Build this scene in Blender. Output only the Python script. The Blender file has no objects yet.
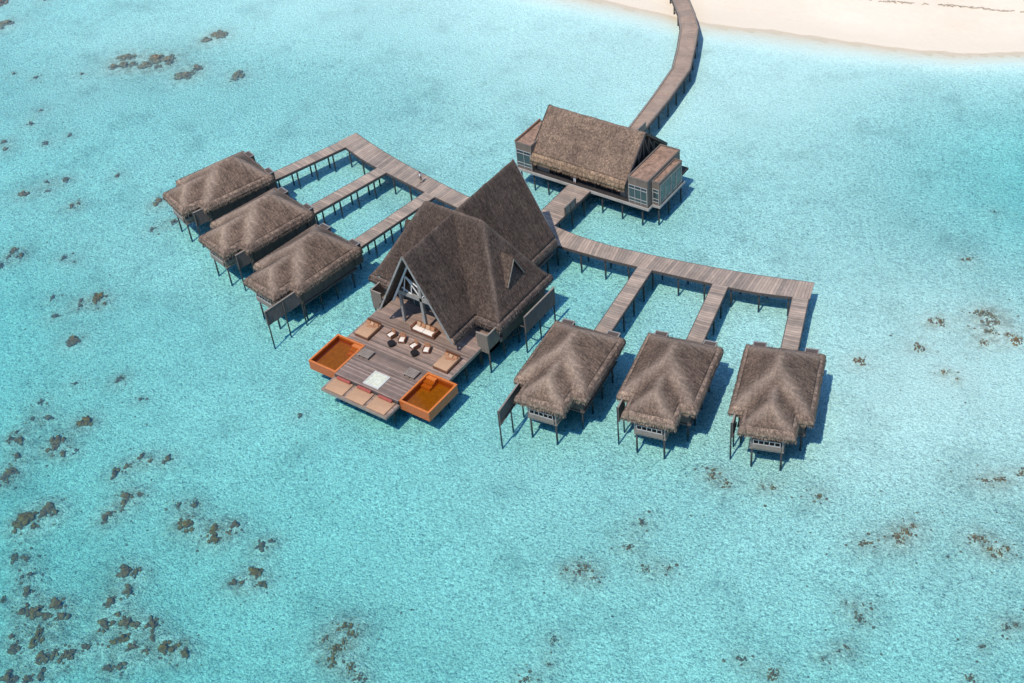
import bpy, bmesh, math, random
from mathutils import Vector, Matrix, noise
random.seed(7)
CAM_C = (82.31034000000001, -80.0, 102.2)
CAM_R = (0.8176592040246414, 0.5690306736784734, -0.08739289723319969)
CAM_F = (-0.4764446023494923, 0.5836308943474926, -0.6575526747380624)
SKY, SUN, EXPO, DENOISE = .15, 2.6, .62, True
S = bpy.context.scene
COL = S.collection
RAD = math.radians
ZD = 2.2          # deck level above the water
BED = -1.6        # sea bed

# ------------------------------------------------------------------ materials
def new_mat(name):
    m = bpy.data.materials.new(name); m.use_nodes = True
    nt = m.node_tree
    b = nt.nodes.get('Principled BSDF')
    return m, nt, b

def N(nt, typ, **kw):
    n = nt.nodes.new(typ)
    for k, v in kw.items():
        if k.startswith('i_'):
            n.inputs[k[2:]].default_value = v
        else:
            setattr(n, k, v)
    return n

def ramp(nt, fac, stops):
    r = nt.nodes.new('ShaderNodeValToRGB')
    el = r.color_ramp.elements
    while len(el) < len(stops): el.new(0.5)
    for e, (p, c) in zip(el, stops):
        e.position = p; e.color = (c[0], c[1], c[2], 1)
    nt.links.new(fac, r.inputs['Fac'])
    return r.outputs['Color']

def math_n(nt, op, a, b=None):
    n = nt.nodes.new('ShaderNodeMath'); n.operation = op
    for i, v in enumerate((a, b)):
        if v is None: continue
        if hasattr(v, 'links'): nt.links.new(v, n.inputs[i])
        else: n.inputs[i].default_value = v
    return n.outputs[0]

def mixc(nt, fac, a, b, mode='MIX'):
    n = nt.nodes.new('ShaderNodeMix'); n.data_type = 'RGBA'; n.blend_type = mode
    for s, v in ((n.inputs[0], fac), (n.inputs[6], a), (n.inputs[7], b)):
        if hasattr(v, 'links'): nt.links.new(v, s)
        elif isinstance(v, (int, float)): s.default_value = v
        else: s.default_value = (v[0], v[1], v[2], 1)
    return n.outputs[2]

def noise_n(nt, vec, scale, detail=3, rough=.55, dim='3D'):
    n = nt.nodes.new('ShaderNodeTexNoise'); n.noise_dimensions = dim
    n.inputs['Scale'].default_value = scale; n.inputs['Detail'].default_value = detail
    n.inputs['Roughness'].default_value = rough
    if vec is not None: nt.links.new(vec, n.inputs['Vector'])
    return n.outputs['Fac']

def vscale(nt, vec, s):
    n = nt.nodes.new('ShaderNodeVectorMath'); n.operation = 'MULTIPLY'
    nt.links.new(vec, n.inputs[0]); n.inputs[1].default_value = s
    return n.outputs[0]

def coords(nt, which='Object'):
    t = nt.nodes.new('ShaderNodeTexCoord'); return t.outputs[which]

def bump(nt, b, h, strength, dist):
    n = nt.nodes.new('ShaderNodeBump'); n.inputs['Strength'].default_value = strength
    n.inputs['Distance'].default_value = dist
    nt.links.new(h, n.inputs['Height']); nt.links.new(n.outputs[0], b.inputs['Normal'])

def mul(c, k): return (c[0]*k, c[1]*k, c[2]*k)

def thatch(name, base, capc):
    m, nt, b = new_mat(name)
    uv = coords(nt, 'UV'); ob = coords(nt, 'Object')
    streak = noise_n(nt, vscale(nt, uv, (3.4, .55, 1)), 1.0, 4, .7)
    fine = noise_n(nt, vscale(nt, uv, (9, 2.6, 1)), 1.0, 3, .7)
    blot = noise_n(nt, ob, .5, 4, .6)
    spk = noise_n(nt, ob, 3.6, 3, .8)
    c = ramp(nt, streak, [(.3, mul(base, .66)), (.5, base), (.72, mul(base, 1.4))])
    c = mixc(nt, .6, c, ramp(nt, fine, [(.35, mul(base, .38)), (.65, mul(base, 1.65))]))
    c = mixc(nt, .8, c, ramp(nt, blot, [(.3, (.72, .70, .70)), (.7, (1.22, 1.2, 1.15))]), 'MULTIPLY')
    c = mixc(nt, .7, c, ramp(nt, spk, [(.38, (.42, .42, .42)), (.62, (1.5, 1.48, 1.43))]), 'MULTIPLY')
    at = nt.nodes.new('ShaderNodeAttribute'); at.attribute_name = 'cap'
    capm = ramp(nt, streak, [(.25, mul(capc, .72)), (.75, mul(capc, 1.25))])
    capm = mixc(nt, .6, capm, ramp(nt, spk, [(.36, (.6, .6, .6)), (.64, (1.3, 1.28, 1.25))]), 'MULTIPLY')
    f = math_n(nt, 'MULTIPLY', at.outputs['Fac'], math_n(nt, 'ADD', math_n(nt, 'MULTIPLY', blot, .7), .42))
    c = mixc(nt, f, c, capm)
    # long darker runs down the slope where rain has drained
    run = noise_n(nt, vscale(nt, uv, (.9, .10, 1)), 1.0, 4, .65)
    c = mixc(nt, .75, c, ramp(nt, run, [(.32, (.66, .65, .65)), (.5, (1, 1, 1)), (.7, (1.22, 1.2, 1.16))]), 'MULTIPLY')
    # overlapping courses up the slope
    sp = nt.nodes.new('ShaderNodeSeparateXYZ'); nt.links.new(uv, sp.inputs[0])
    cv = math_n(nt, 'ADD', math_n(nt, 'MULTIPLY', sp.outputs['Y'], .62), math_n(nt, 'MULTIPLY', noise_n(nt, ob, .9, 3), .55))
    fr = math_n(nt, 'FRACT', cv)
    c = mixc(nt, .35, c, ramp(nt, fr, [(0, (.62, .62, .62)), (.16, (1.0, 1.0, 1.0)), (1, (1.1, 1.1, 1.1))]), 'MULTIPLY')
    oi = nt.nodes.new('ShaderNodeObjectInfo')
    c = mixc(nt, 1.0, c, ramp(nt, oi.outputs['Random'], [(0, (.86, .85, .85)), (1, (1.12, 1.11, 1.09))]), 'MULTIPLY')
    # courses: slightly darker lines every 1.3 m up the slope
    nt.links.new(c, b.inputs['Base Color'])
    b.inputs['Roughness'].default_value = .95
    b.inputs['Specular IOR Level'].default_value = .15
    h = math_n(nt, 'ADD', fine, streak)
    bump(nt, b, h, 1.0, .16)
    return m

def planks(name, base, width=.25, vary=.35, gap=.25, group=1.2, tint=(1.0, .93, .88), wear=.5):
    """boards running across u (u in metres along the walk)"""
    m, nt, b = new_mat(name)
    uv = coords(nt, 'UV'); ob = coords(nt, 'Object')
    sep = nt.nodes.new('ShaderNodeSeparateXYZ'); nt.links.new(uv, sep.inputs[0])
    u = math_n(nt, 'DIVIDE', sep.outputs['X'], width)
    idx = math_n(nt, 'FLOOR', u)
    wn = nt.nodes.new('ShaderNodeTexWhiteNoise'); wn.noise_dimensions = '1D'
    nt.links.new(idx, wn.inputs['W'])
    g = math_n(nt, 'FLOOR', math_n(nt, 'DIVIDE', sep.outputs['X'], group))
    wn2 = nt.nodes.new('ShaderNodeTexWhiteNoise'); wn2.noise_dimensions = '1D'
    nt.links.new(g, wn2.inputs['W'])
    v = math_n(nt, 'ADD', math_n(nt, 'MULTIPLY', wn.outputs['Value'], .6), math_n(nt, 'MULTIPLY', wn2.outputs['Value'], .4))
    c = ramp(nt, v, [(.1, mul(base, 1 - vary)), (.9, mul((base[0]*tint[0], base[1]*tint[1], base[2]*tint[2]), 1 + vary))])
    grain = noise_n(nt, vscale(nt, uv, (9, 1.2, 1)), 1.0, 4, .7)
    c = mixc(nt, .7, c, ramp(nt, grain, [(.3, (.68, .68, .70)), (.7, (1.25, 1.22, 1.2))]), 'MULTIPLY')
    blot = noise_n(nt, ob, .7, 4, .6)
    c = mixc(nt, wear, c, ramp(nt, blot, [(.3, (.70, .66, .64)), (.68, (1.25, 1.24, 1.24))]), 'MULTIPLY')
    fr = math_n(nt, 'FRACT', u)
    line = math_n(nt, 'LESS_THAN', fr, .14)
    c = mixc(nt, math_n(nt, 'MULTIPLY', line, gap), c, (.02, .017, .015))
    nt.links.new(c, b.inputs['Base Color'])
    b.inputs['Roughness'].default_value = .8
    b.inputs['Specular IOR Level'].default_value = .25
    return m

def plain(name, base, rough=.7, scale=3.0, amt=.25, metallic=0, stretch=(1, 1, 1), spec=.3, bumpd=0):
    m, nt, b = new_mat(name)
    ob = coords(nt, 'Object')
    n1 = noise_n(nt, vscale(nt, ob, stretch), scale, 4, .65)
    c = ramp(nt, n1, [(.28, mul(base, 1 - amt)), (.72, mul(base, 1 + amt))])
    nt.links.new(c, b.inputs['Base Color'])
    b.inputs['Roughness'].default_value = rough
    b.inputs['Metallic'].default_value = metallic
    b.inputs['Specular IOR Level'].default_value = spec
    if bumpd: bump(nt, b, n1, .6, bumpd)
    return m

M = {}
M['thatch_villa'] = thatch('thatch_villa', (.150, .103, .076), (.31, .228, .170))
M['thatch_main'] = thatch('thatch_main', (.098, .069, .055), (.19, .138, .108))
M['thatch_pav'] = thatch('thatch_pavilion', (.190, .132, .097), (.25, .18, .135))
M['fringe_villa'] = thatch('thatch_fringe', (.24, .172, .130), (.26, .19, .145))
M['fringe_main'] = thatch('thatch_fringe_dark', (.150, .110, .090), (.18, .13, .10))
M['fringe_pav'] = thatch('thatch_fringe_pale', (.29, .20, .135), (.30, .21, .155))
M['deck'] = planks('jetty_boards', (.33, .268, .212), .38, .30, .5, .9)
M['deck_main'] = planks('sun_deck_boards', (.265, .198, .160), .22, .42, .5, .9)
M['deck_bridge'] = planks('bridge_boards', (.34, .255, .190), .3, .14, .25, 2.0)
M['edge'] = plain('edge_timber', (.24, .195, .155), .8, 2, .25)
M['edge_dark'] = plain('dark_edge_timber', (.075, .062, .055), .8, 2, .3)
M['pile'] = plain('wet_pile_timber', (.040, .040, .036), .75, 3, .45)
M['wall'] = plain('woven_wall', (.085, .066, .057), .85, 1.2, .3, stretch=(6, 6, .5))
M['wall_pale'] = plain('grey_plank_wall', (.21, .168, .138), .8, 1.5, .25, stretch=(5, 5, .4))
M['wall_wing'] = plain('brown_grey_plank_wall', (.165, .130, .102), .8, 1.5, .3, stretch=(5, 5, .4))
M['fence'] = plain('fence_slats', (.120, .096, .084), .85, 1.6, .45, stretch=(7, 7, .35))
M['grey_wood'] = plain('silvered_timber', (.25, .235, .21), .75, 2.0, .3, stretch=(2, 2, .6))
M['white_wood'] = plain('white_paint', (.74, .73, .70), .55, 3, .08)
M['worn_white'] = plain('worn_white_paint', (.36, .35, .33), .6, 3, .15)
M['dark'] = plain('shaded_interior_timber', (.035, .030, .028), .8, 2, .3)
M['orange'] = plain('orange_tile', (.43, .095, .018), .35, 5, .28, spec=.5)
M['orange_rim'] = plain('orange_rim_tile', (.56, .16, .035), .3, 5, .22, spec=.5)
M['pool_floor'] = plain('amber_pool_floor', (.36, .13, .013), .5, 2.2, .25)
M['tan'] = plain('tan_cushion', (.42, .245, .14), .9, 1.4, .10)
M['red'] = plain('red_bolster', (.30, .072, .052), .9, 3, .18)
M['brown_cushion'] = plain('brown_cushion', (.34, .155, .075), .9, 3, .25)
M['brown_wood'] = plain('brown_frame_wood', (.15, .060, .030), .6, 3, .3)
M['white_cushion'] = plain('white_cushion', (.68, .60, .50), .9, 3, .06)
M['black'] = plain('black_lacquer', (.016, .013, .013), .5, 4, .3)
M['rust_roof'] = plain('rusty_flat_roof', (.27, .165, .110), .85, 1.9, .55, bumpd=.1)
M['rust_dark'] = plain('brown_gutter', (.20, .10, .06), .85, 1.1, .3)
M['concrete'] = plain('pale_slab', (.34, .30, .265), .85, 1.2, .2)
M['skin'] = plain('skin', (.33, .19, .13), .6, 8, .1)
M['cloth_white'] = plain('white_cloth', (.75, .74, .72), .9, 6, .08)
M['cloth_dark'] = plain('dark_cloth', (.03, .03, .035), .9, 6, .2)
M['cloth_tan'] = plain('khaki_cloth', (.45, .36, .27), .9, 6, .1)
M['hair'] = plain('dark_hair', (.015, .012, .010), .7, 8, .2)
M['wrack'] = plain('dried_seaweed', (.40, .32, .235), .95, 2.5, .5)

def glass_mat(name, col, rough=.06):
    m, nt, b = new_mat(name)
    b.inputs['Base Color'].default_value = (*col, 1)
    b.inputs['Roughness'].default_value = rough
    b.inputs['Specular IOR Level'].default_value = .9
    return m
M['glass'] = glass_mat('blue_green_window_glass', (.040, .058, .060))
M['floor_glass'] = plain('frosted_glass_panel', (.58, .57, .43), .4, 3.2, .2, spec=.4)
M['pale_frame'] = plain('pale_timber_frame', (.50, .48, .42), .7, 3, .15)

def pool_water_mat():
    m = bpy.data.materials.new('pool_water'); m.use_nodes = True
    nt = m.node_tree; nt.nodes.clear()
    out = N(nt, 'ShaderNodeOutputMaterial')
    tr = N(nt, 'ShaderNodeBsdfTransparent'); tr.inputs[0].default_value = (.80, .72, .42, 1)
    gl = N(nt, 'ShaderNodeBsdfGlossy'); gl.inputs['Roughness'].default_value = .08
    fr = N(nt, 'ShaderNodeFresnel'); fr.inputs['IOR'].default_value = 1.33
    bp = N(nt, 'ShaderNodeBump'); bp.inputs['Strength'].default_value = .3; bp.inputs['Distance'].default_value = .03
    nt.links.new(noise_n(nt, coords(nt), 4, 2), bp.inputs['Height'])
    nt.links.new(bp.outputs[0], gl.inputs['Normal']); nt.links.new(bp.outputs[0], fr.inputs['Normal'])
    mx = N(nt, 'ShaderNodeMixShader')
    nt.links.new(fr.outputs[0], mx.inputs[0]); nt.links.new(tr.outputs[0], mx.inputs[1]); nt.links.new(gl.outputs[0], mx.inputs[2])
    nt.links.new(mx.outputs[0], out.inputs['Surface'])
    return m
M['pool_water'] = pool_water_mat()

def coral_mat(name, a, b_, c_):
    m, nt, b = new_mat(name)
    ob = coords(nt)
    n1 = noise_n(nt, ob, 2.6, 4, .7); n2 = noise_n(nt, ob, 9, 3, .7)
    c = ramp(nt, n1, [(.3, a), (.55, b_), (.75, c_)])
    c = mixc(nt, .6, c, ramp(nt, n2, [(.35, (.5, .5, .5)), (.65, (1.35, 1.3, 1.2))]), 'MULTIPLY')
    nt.links.new(c, b.inputs['Base Color'])
    b.inputs['Roughness'].default_value = .95; b.inputs['Specular IOR Level'].default_value = .1
    bump(nt, b, n2, 1.0, .25)
    return m
M['coral_o'] = coral_mat('golden_brown_coral', (.14, .075, .015), (.48, .235, .03), (.74, .42, .08))
M['coral_b'] = coral_mat('brown_coral', (.17, .088, .030), (.46, .23, .07), (.74, .45, .19))
M['coral_g'] = coral_mat('tan_coral', (.20, .15, .09), (.40, .31, .20), (.66, .53, .37))
M['coral_d'] = coral_mat('dark_coral', (.15, .092, .045), (.38, .22, .10), (.64, .42, .22))

BEACH_WET = (.66, .555, .42)
def sand_mat(name, wet):
    m, nt, b = new_mat(name)
    ob = coords(nt)
    if wet:
        base = (.98, .97, .93)
        sz = nt.nodes.new('ShaderNodeSeparateXYZ'); nt.links.new(ob, sz.inputs[0])
        shal = ramp(nt, math_n(nt, 'ADD', sz.outputs['Z'], 1.0), [(.55, (0, 0, 0)), (.97, (1, 1, 1))])
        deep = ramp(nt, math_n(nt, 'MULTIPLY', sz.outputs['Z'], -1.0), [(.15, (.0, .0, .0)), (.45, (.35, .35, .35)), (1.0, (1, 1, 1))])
        big = noise_n(nt, ob, .030, 4, .55)
        mid = noise_n(nt, ob, .16, 5, .62)
        c = ramp(nt, big, [(.34, mul(base, .90)), (.62, base)])
        # thin sea grass and rubble stains on the sand
        c = mixc(nt, deep, c, ramp(nt, mid, [(.28, (.70, .70, .69)), (.46, (.96, .96, .96)), (.7, (1.03, 1.03, 1.03))]), 'MULTIPLY')
        patch = noise_n(nt, ob, .085, 6, .68)
        c = mixc(nt, ramp(nt, patch, [(.60, (0, 0, 0)), (.74, (.42, .42, .42))]), c, (.40, .36, .30))
        at = nt.nodes.new('ShaderNodeAttribute'); at.attribute_name = 'reef'
        clump = noise_n(nt, ob, 1.0, 6, .75)
        rf = math_n(nt, 'MULTIPLY', at.outputs['Fac'], ramp(nt, clump, [(.40, (.14, .14, .14)), (.60, (.72, .72, .72))]))
        c = mixc(nt, rf, c, ramp(nt, noise_n(nt, ob, 2.4, 4, .7), [(.35, (.12, .085, .05)), (.6, (.38, .28, .17)), (.75, (.66, .55, .40))]))
        # shell and rubble flecks that also paint in caustic light, stronger with depth
        caustic_crumb = noise_n(nt, ob, 2.9, 3, .75)
        c = mixc(nt, deep, c, ramp(nt, caustic_crumb, [(.32, (.44, .44, .44)), (.45, (.84, .84, .84)), (.55, (.97, .97, .97)), (.66, (1.13, 1.13, 1.13))]), 'MULTIPLY')
        caustic_grit = noise_n(nt, ob, 6.0, 2, .7)  # finer flecks, painted caustic sparkle in the sand colour
        c = mixc(nt, deep, c, ramp(nt, caustic_grit, [(.36, (.66, .66, .66)), (.48, (.97, .97, .97)), (.62, (1.14, 1.14, 1.14))]), 'MULTIPLY')
        # ripple relief, lit by the sun
        r1 = noise_n(nt, ob, 2.1, 2.5, .62)
        rid = math_n(nt, 'ABSOLUTE', math_n(nt, 'SUBTRACT', r1, .5))
        r2 = noise_n(nt, ob, 4.6, 2, .6)
        h = math_n(nt, 'ADD', math_n(nt, 'MULTIPLY', rid, -1.6), math_n(nt, 'MULTIPLY', r2, .6))
        h = math_n(nt, 'MULTIPLY', h, deep)
        bump(nt, b, h, 1.0, .42)
        c = mixc(nt, shal, c, BEACH_WET)
        nt.links.new(c, b.inputs['Base Color'])
    else:
        big = noise_n(nt, ob, .06, 4, .5)
        c = ramp(nt, big, [(.3, (.69, .565, .42)), (.7, (.75, .635, .49))])
        f = noise_n(nt, ob, .9, 4, .6)
        c = mixc(nt, .5, c, ramp(nt, f, [(.3, (.95, .94, .92)), (.7, (1.04, 1.04, 1.04))]), 'MULTIPLY')
        # damp band by the water line
        sep = nt.nodes.new('ShaderNodeSeparateXYZ'); nt.links.new(ob, sep.inputs[0])
        zz = math_n(nt, 'ADD', sep.outputs['Z'], math_n(nt, 'MULTIPLY', math_n(nt, 'SUBTRACT', noise_n(nt, ob, .25, 3), .5), .22))
        damp = ramp(nt, zz, [(.14, (1, 1, 1)), (.48, (0, 0, 0))])
        c = mixc(nt, damp, c, BEACH_WET)
        nt.links.new(c, b.inputs['Base Color'])
        bump(nt, b, noise_n(nt, ob, 1.2, 4, .6), .35, .2)
    b.inputs['Roughness'].default_value = .95; b.inputs['Specular IOR Level'].default_value = .1
    return m
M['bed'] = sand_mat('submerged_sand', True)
M['sand'] = sand_mat('beach_sand', False)

def sea_mat():
    m = bpy.data.materials.new('sea_water'); m.use_nodes = True
    nt = m.node_tree; nt.nodes.clear()
    out = N(nt, 'ShaderNodeOutputMaterial')
    ob = coords(nt)
    h = math_n(nt, 'ADD', noise_n(nt, ob, .9, 3, .6), math_n(nt, 'MULTIPLY', noise_n(nt, ob, 2.8, 2, .6), .45))
    bp = N(nt, 'ShaderNodeBump'); bp.inputs['Strength'].default_value = 1.0; bp.inputs['Distance'].default_value = .20
    nt.links.new(h, bp.inputs['Height'])
    tr = N(nt, 'ShaderNodeBsdfTransparent'); tr.inputs[0].default_value = (1, 1, 1, 1)
    gl = N(nt, 'ShaderNodeBsdfGlossy'); gl.inputs['Roughness'].default_value = .15
    fr = N(nt, 'ShaderNodeFresnel'); fr.inputs['IOR'].default_value = 1.33
    nt.links.new(bp.outputs[0], gl.inputs['Normal']); nt.links.new(bp.outputs[0], fr.inputs['Normal'])
    mx = N(nt, 'ShaderNodeMixShader')
    nt.links.new(fr.outputs[0], mx.inputs[0]); nt.links.new(tr.outputs[0], mx.inputs[1]); nt.links.new(gl.outputs[0], mx.inputs[2])
    nt.links.new(mx.outputs[0], out.inputs['Surface'])
    va = N(nt, 'ShaderNodeVolumeAbsorption')
    va.inputs['Color'].default_value = SEA_COL; va.inputs['Density'].default_value = SEA_DEN
    vs = N(nt, 'ShaderNodeVolumeScatter')
    vs.inputs['Color'].default_value = SCAT_COL; vs.inputs['Density'].default_value = SCAT_DEN
    ad = N(nt, 'ShaderNodeAddShader'); nt.links.new(va.outputs[0], ad.inputs[0]); nt.links.new(vs.outputs[0], ad.inputs[1])
    nt.links.new(ad.outputs[0], out.inputs['Volume'])
    return m
SCAT_COL = (.01, .34, 1, 1); SCAT_DEN = .10
SEA_COL = (.02, .85, .885, 1); SEA_DEN = .325
M['sea'] = sea_mat()

# ------------------------------------------------------------------ mesh helpers
class MB:
    """collects simple shapes; build() links them as ONE mesh object"""
    def __init__(s): s.v = []; s.f = []; s.uv = []; s.mi = []
    def poly(s, pts, uv=None, mi=0):
        k = len(s.v); s.v += [tuple(p) for p in pts]; s.f.append(tuple(range(k, k+len(pts))))
        s.uv.append(uv or [(p[0], p[1]) for p in pts]); s.mi.append(mi)
    def box(s, x0, x1, y0, y1, z0, z1, rot=0, org=(0, 0), mi=0):
        P = [(x0, y0, z0), (x1, y0, z0), (x1, y1, z0), (x0, y1, z0), (x0, y0, z1), (x1, y0, z1), (x1, y1, z1), (x0, y1, z1)]
        if rot:
            c, q = math.cos(rot), math.sin(rot)
            P = [(org[0]+(p[0]-org[0])*c-(p[1]-org[1])*q, org[1]+(p[0]-org[0])*q+(p[1]-org[1])*c, p[2]) for p in P]
        for f, ax in (((0, 3, 2, 1), 0), ((4, 5, 6, 7), 0), ((0, 1, 5, 4), 1), ((1, 2, 6, 5), 2), ((2, 3, 7, 6), 1), ((3, 0, 4, 7), 2)):
            pts = [P[i] for i in f]
            uv = [(p[1], p[0]) if ax == 0 else ((p[0], p[2]) if ax == 1 else (p[1], p[2])) for p in pts]
            s.poly(pts, uv, mi)
    def bar(s, a, b, w, h=None, mi=0):
        """square bar from a to b"""
        a, b = Vector(a), Vector(b); d = (b-a)
        if d.length < 1e-6: return
        d.normalize(); up = Vector((0, 0, 1)) if abs(d.z) < .95 else Vector((1, 0, 0))
        r = d.cross(up).normalized(); u = r.cross(d).normalized(); h = h or w
        P = [q + r*sx*w/2 + u*sy*h/2 for q in (a, b) for sx, sy in ((-1, -1), (1, -1), (1, 1), (-1, 1))]
        L = (b-a).length
        for f in ((0, 1, 5, 4), (1, 2, 6, 5), (2, 3, 7, 6), (3, 0, 4, 7), (3, 2, 1, 0), (4, 5, 6, 7)):
            s.poly([P[i] for i in f], [(0, 0), (w, 0), (w, L), (0, L)], mi)
    def tube(s, a, b, r0, r1=None, n=8, mi=0):
        a, b = Vector(a), Vector(b); r1 = r0 if r1 is None else r1
        d = (b-a).normalized(); up = Vector((0, 0, 1)) if abs(d.z) < .95 else Vector((1, 0, 0))
        r = d.cross(up).normalized(); u = r.cross(d)
        A = [a + (r*math.cos(t)+u*math.sin(t))*r0 for t in [2*math.pi*i/n for i in range(n)]]
        B = [b + (r*math.cos(t)+u*math.sin(t))*r1 for t in [2*math.pi*i/n for i in range(n)]]
        for i in range(n):
            j = (i+1) % n; s.poly([A[i], A[j], B[j], B[i]], mi=mi)
        s.poly(A[::-1], mi=mi); s.poly(B, mi=mi)
    def build(s, name, mats, parent=None, smooth=False, bevel=0, mesh_name=None):
        me = bpy.data.meshes.new(mesh_name or name)
        me.from_pydata(s.v, [], s.f)
        uvl = me.uv_layers.new(name='UVMap')
        i = 0
        for uv in s.uv:
            for q in uv: uvl.data[i].uv = q; i += 1
        for m in (mats if isinstance(mats, (list, tuple)) else [mats]): me.materials.append(m)
        for p, k in zip(me.polygons, s.mi): p.material_index = k; p.use_smooth = smooth
        bm = bmesh.new(); bm.from_mesh(me)
        bmesh.ops.remove_doubles(bm, verts=bm.verts, dist=1e-4)
        bmesh.ops.recalc_face_normals(bm, faces=bm.faces); bm.to_mesh(me); bm.free()
        o = bpy.data.objects.new(name, me); COL.objects.link(o)
        if parent is not None: o.parent = parent
        if bevel:
            b = o.modifiers.new('bevel', 'BEVEL'); b.width = bevel; b.segments = 2; b.limit_method = 'ANGLE'
        return o

def tag(o, label=None, cat=None, group=None, kind=None):
    if label: o['label'] = label
    if cat: o['category'] = cat
    if group: o['group'] = group
    if kind: o['kind'] = kind
    return o

def empty(name, loc=(0, 0, 0), rz=0):
    o = bpy.data.objects.new(name, None); o.empty_display_size = .5
    COL.objects.link(o); o.location = loc; o.rotation_euler = (0, 0, rz)
    return o

def kids(o): return [c for c in COL.objects if c.parent == o]
def copy_tree(o, parent=None):
    c = o.copy(); COL.objects.link(c); c.parent = parent
    for ch in kids(o): copy_tree(ch, c)
    return c

_pile = {}
def pile(parent, x, y, top, bottom=BED-.3, r=.11):
    key = (round(top, 2), round(r, 3), round(bottom, 2))
    if key not in _pile:
        b = MB(); zm = .1
        b.tube((0, 0, bottom), (0, 0, top), r*1.12, r*.92, 8)
        o = b.build('pile', M['pile'], parent, smooth=True); _pile[key] = o.data
    else:
        o = bpy.data.objects.new('pile', _pile[key]); COL.objects.link(o); o.parent = parent
    o.location = (x, y, 0)
    return o

# ------------------------------------------------------------------ roofs as height fields
K = 4.5
def smin(*v):
    m = min(v); return m - math.log(sum(math.exp(-K*(a-m)) for a in v))/K
def smax(a, b):
    m = max(a, b); return m + math.log(math.exp(K*(a-m))+math.exp(K*(b-m)))/K - (0 if abs(a-b) > .6 else 0)

def cap_of(planes, w=.75):
    q = sorted(planes); d = q[1]-q[0]
    return math.exp(-(d/w)**2)

def heightfield(name, xs, ys, fn, mat, parent, thick=.28, wob=.05):
    """fn(x, y) -> (z, cap) or None; quads only where all four corners exist (their middle is tested)"""
    def inside(x, y): return fn(x, y) is not None
    V = {}; v = []; caps = []; F = []; UV = []
    def vid(i, j):
        if (i, j) not in V:
            x, y = xs[i], ys[j]
            r = fn(x, y)
            z, c = r
            z += wob*1.7*noise.noise((x*.55, y*.55, 3.1)) + wob*.6*noise.noise((x*2.6, y*2.6, 9.1))
            V[(i, j)] = len(v); v.append((x, y, z)); caps.append(c)
        return V[(i, j)]
    for i in range(len(xs)-1):
        for j in range(len(ys)-1):
            cs = [(i, j), (i+1, j), (i+1, j+1), (i, j+1)]
            if not inside((xs[i]+xs[i+1])/2, (ys[j]+ys[j+1])/2): continue
            if any(fn(xs[a], ys[b]) is None for a, b in cs): continue
            f = [vid(a, b) for a, b in cs]
            F.append(f)
            p = [v[k] for k in f]
            dzx = abs(p[1][2]-p[0][2]+p[2][2]-p[3][2])/(xs[i+1]-xs[i])
            dzy = abs(p[3][2]-p[0][2]+p[2][2]-p[1][2])/(ys[j+1]-ys[j])
            UV.append([(q[1], q[2]+q[0]) if dzx > dzy else (q[0], q[2]+q[1]) for q in p])
    me = bpy.data.meshes.new(name); me.from_pydata(v, [], F)
    uvl = me.uv_layers.new(name='UVMap'); k = 0
    for uv in UV:
        for q in uv: uvl.data[k].uv = q; k += 1
    a = me.attributes.new('cap', 'FLOAT', 'POINT')
    a.data.foreach_set('value', caps)
    me.materials.append(mat)
    for p in me.polygons: p.use_smooth = True
    o = bpy.data.objects.new(name, me); COL.objects.link(o); o.parent = parent
    md = o.modifiers.new('thickness', 'SOLIDIFY'); md.thickness = thick; md.offset = -1
    return o

def grid(a, b, step, *extra):
    n = max(1, round((b-a)/step)); g = [a+(b-a)*i/n for i in range(n+1)]
    for e in extra:
        k = min(range(len(g)), key=lambda i: abs(g[i]-e)); g[k] = e
    return g

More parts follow.
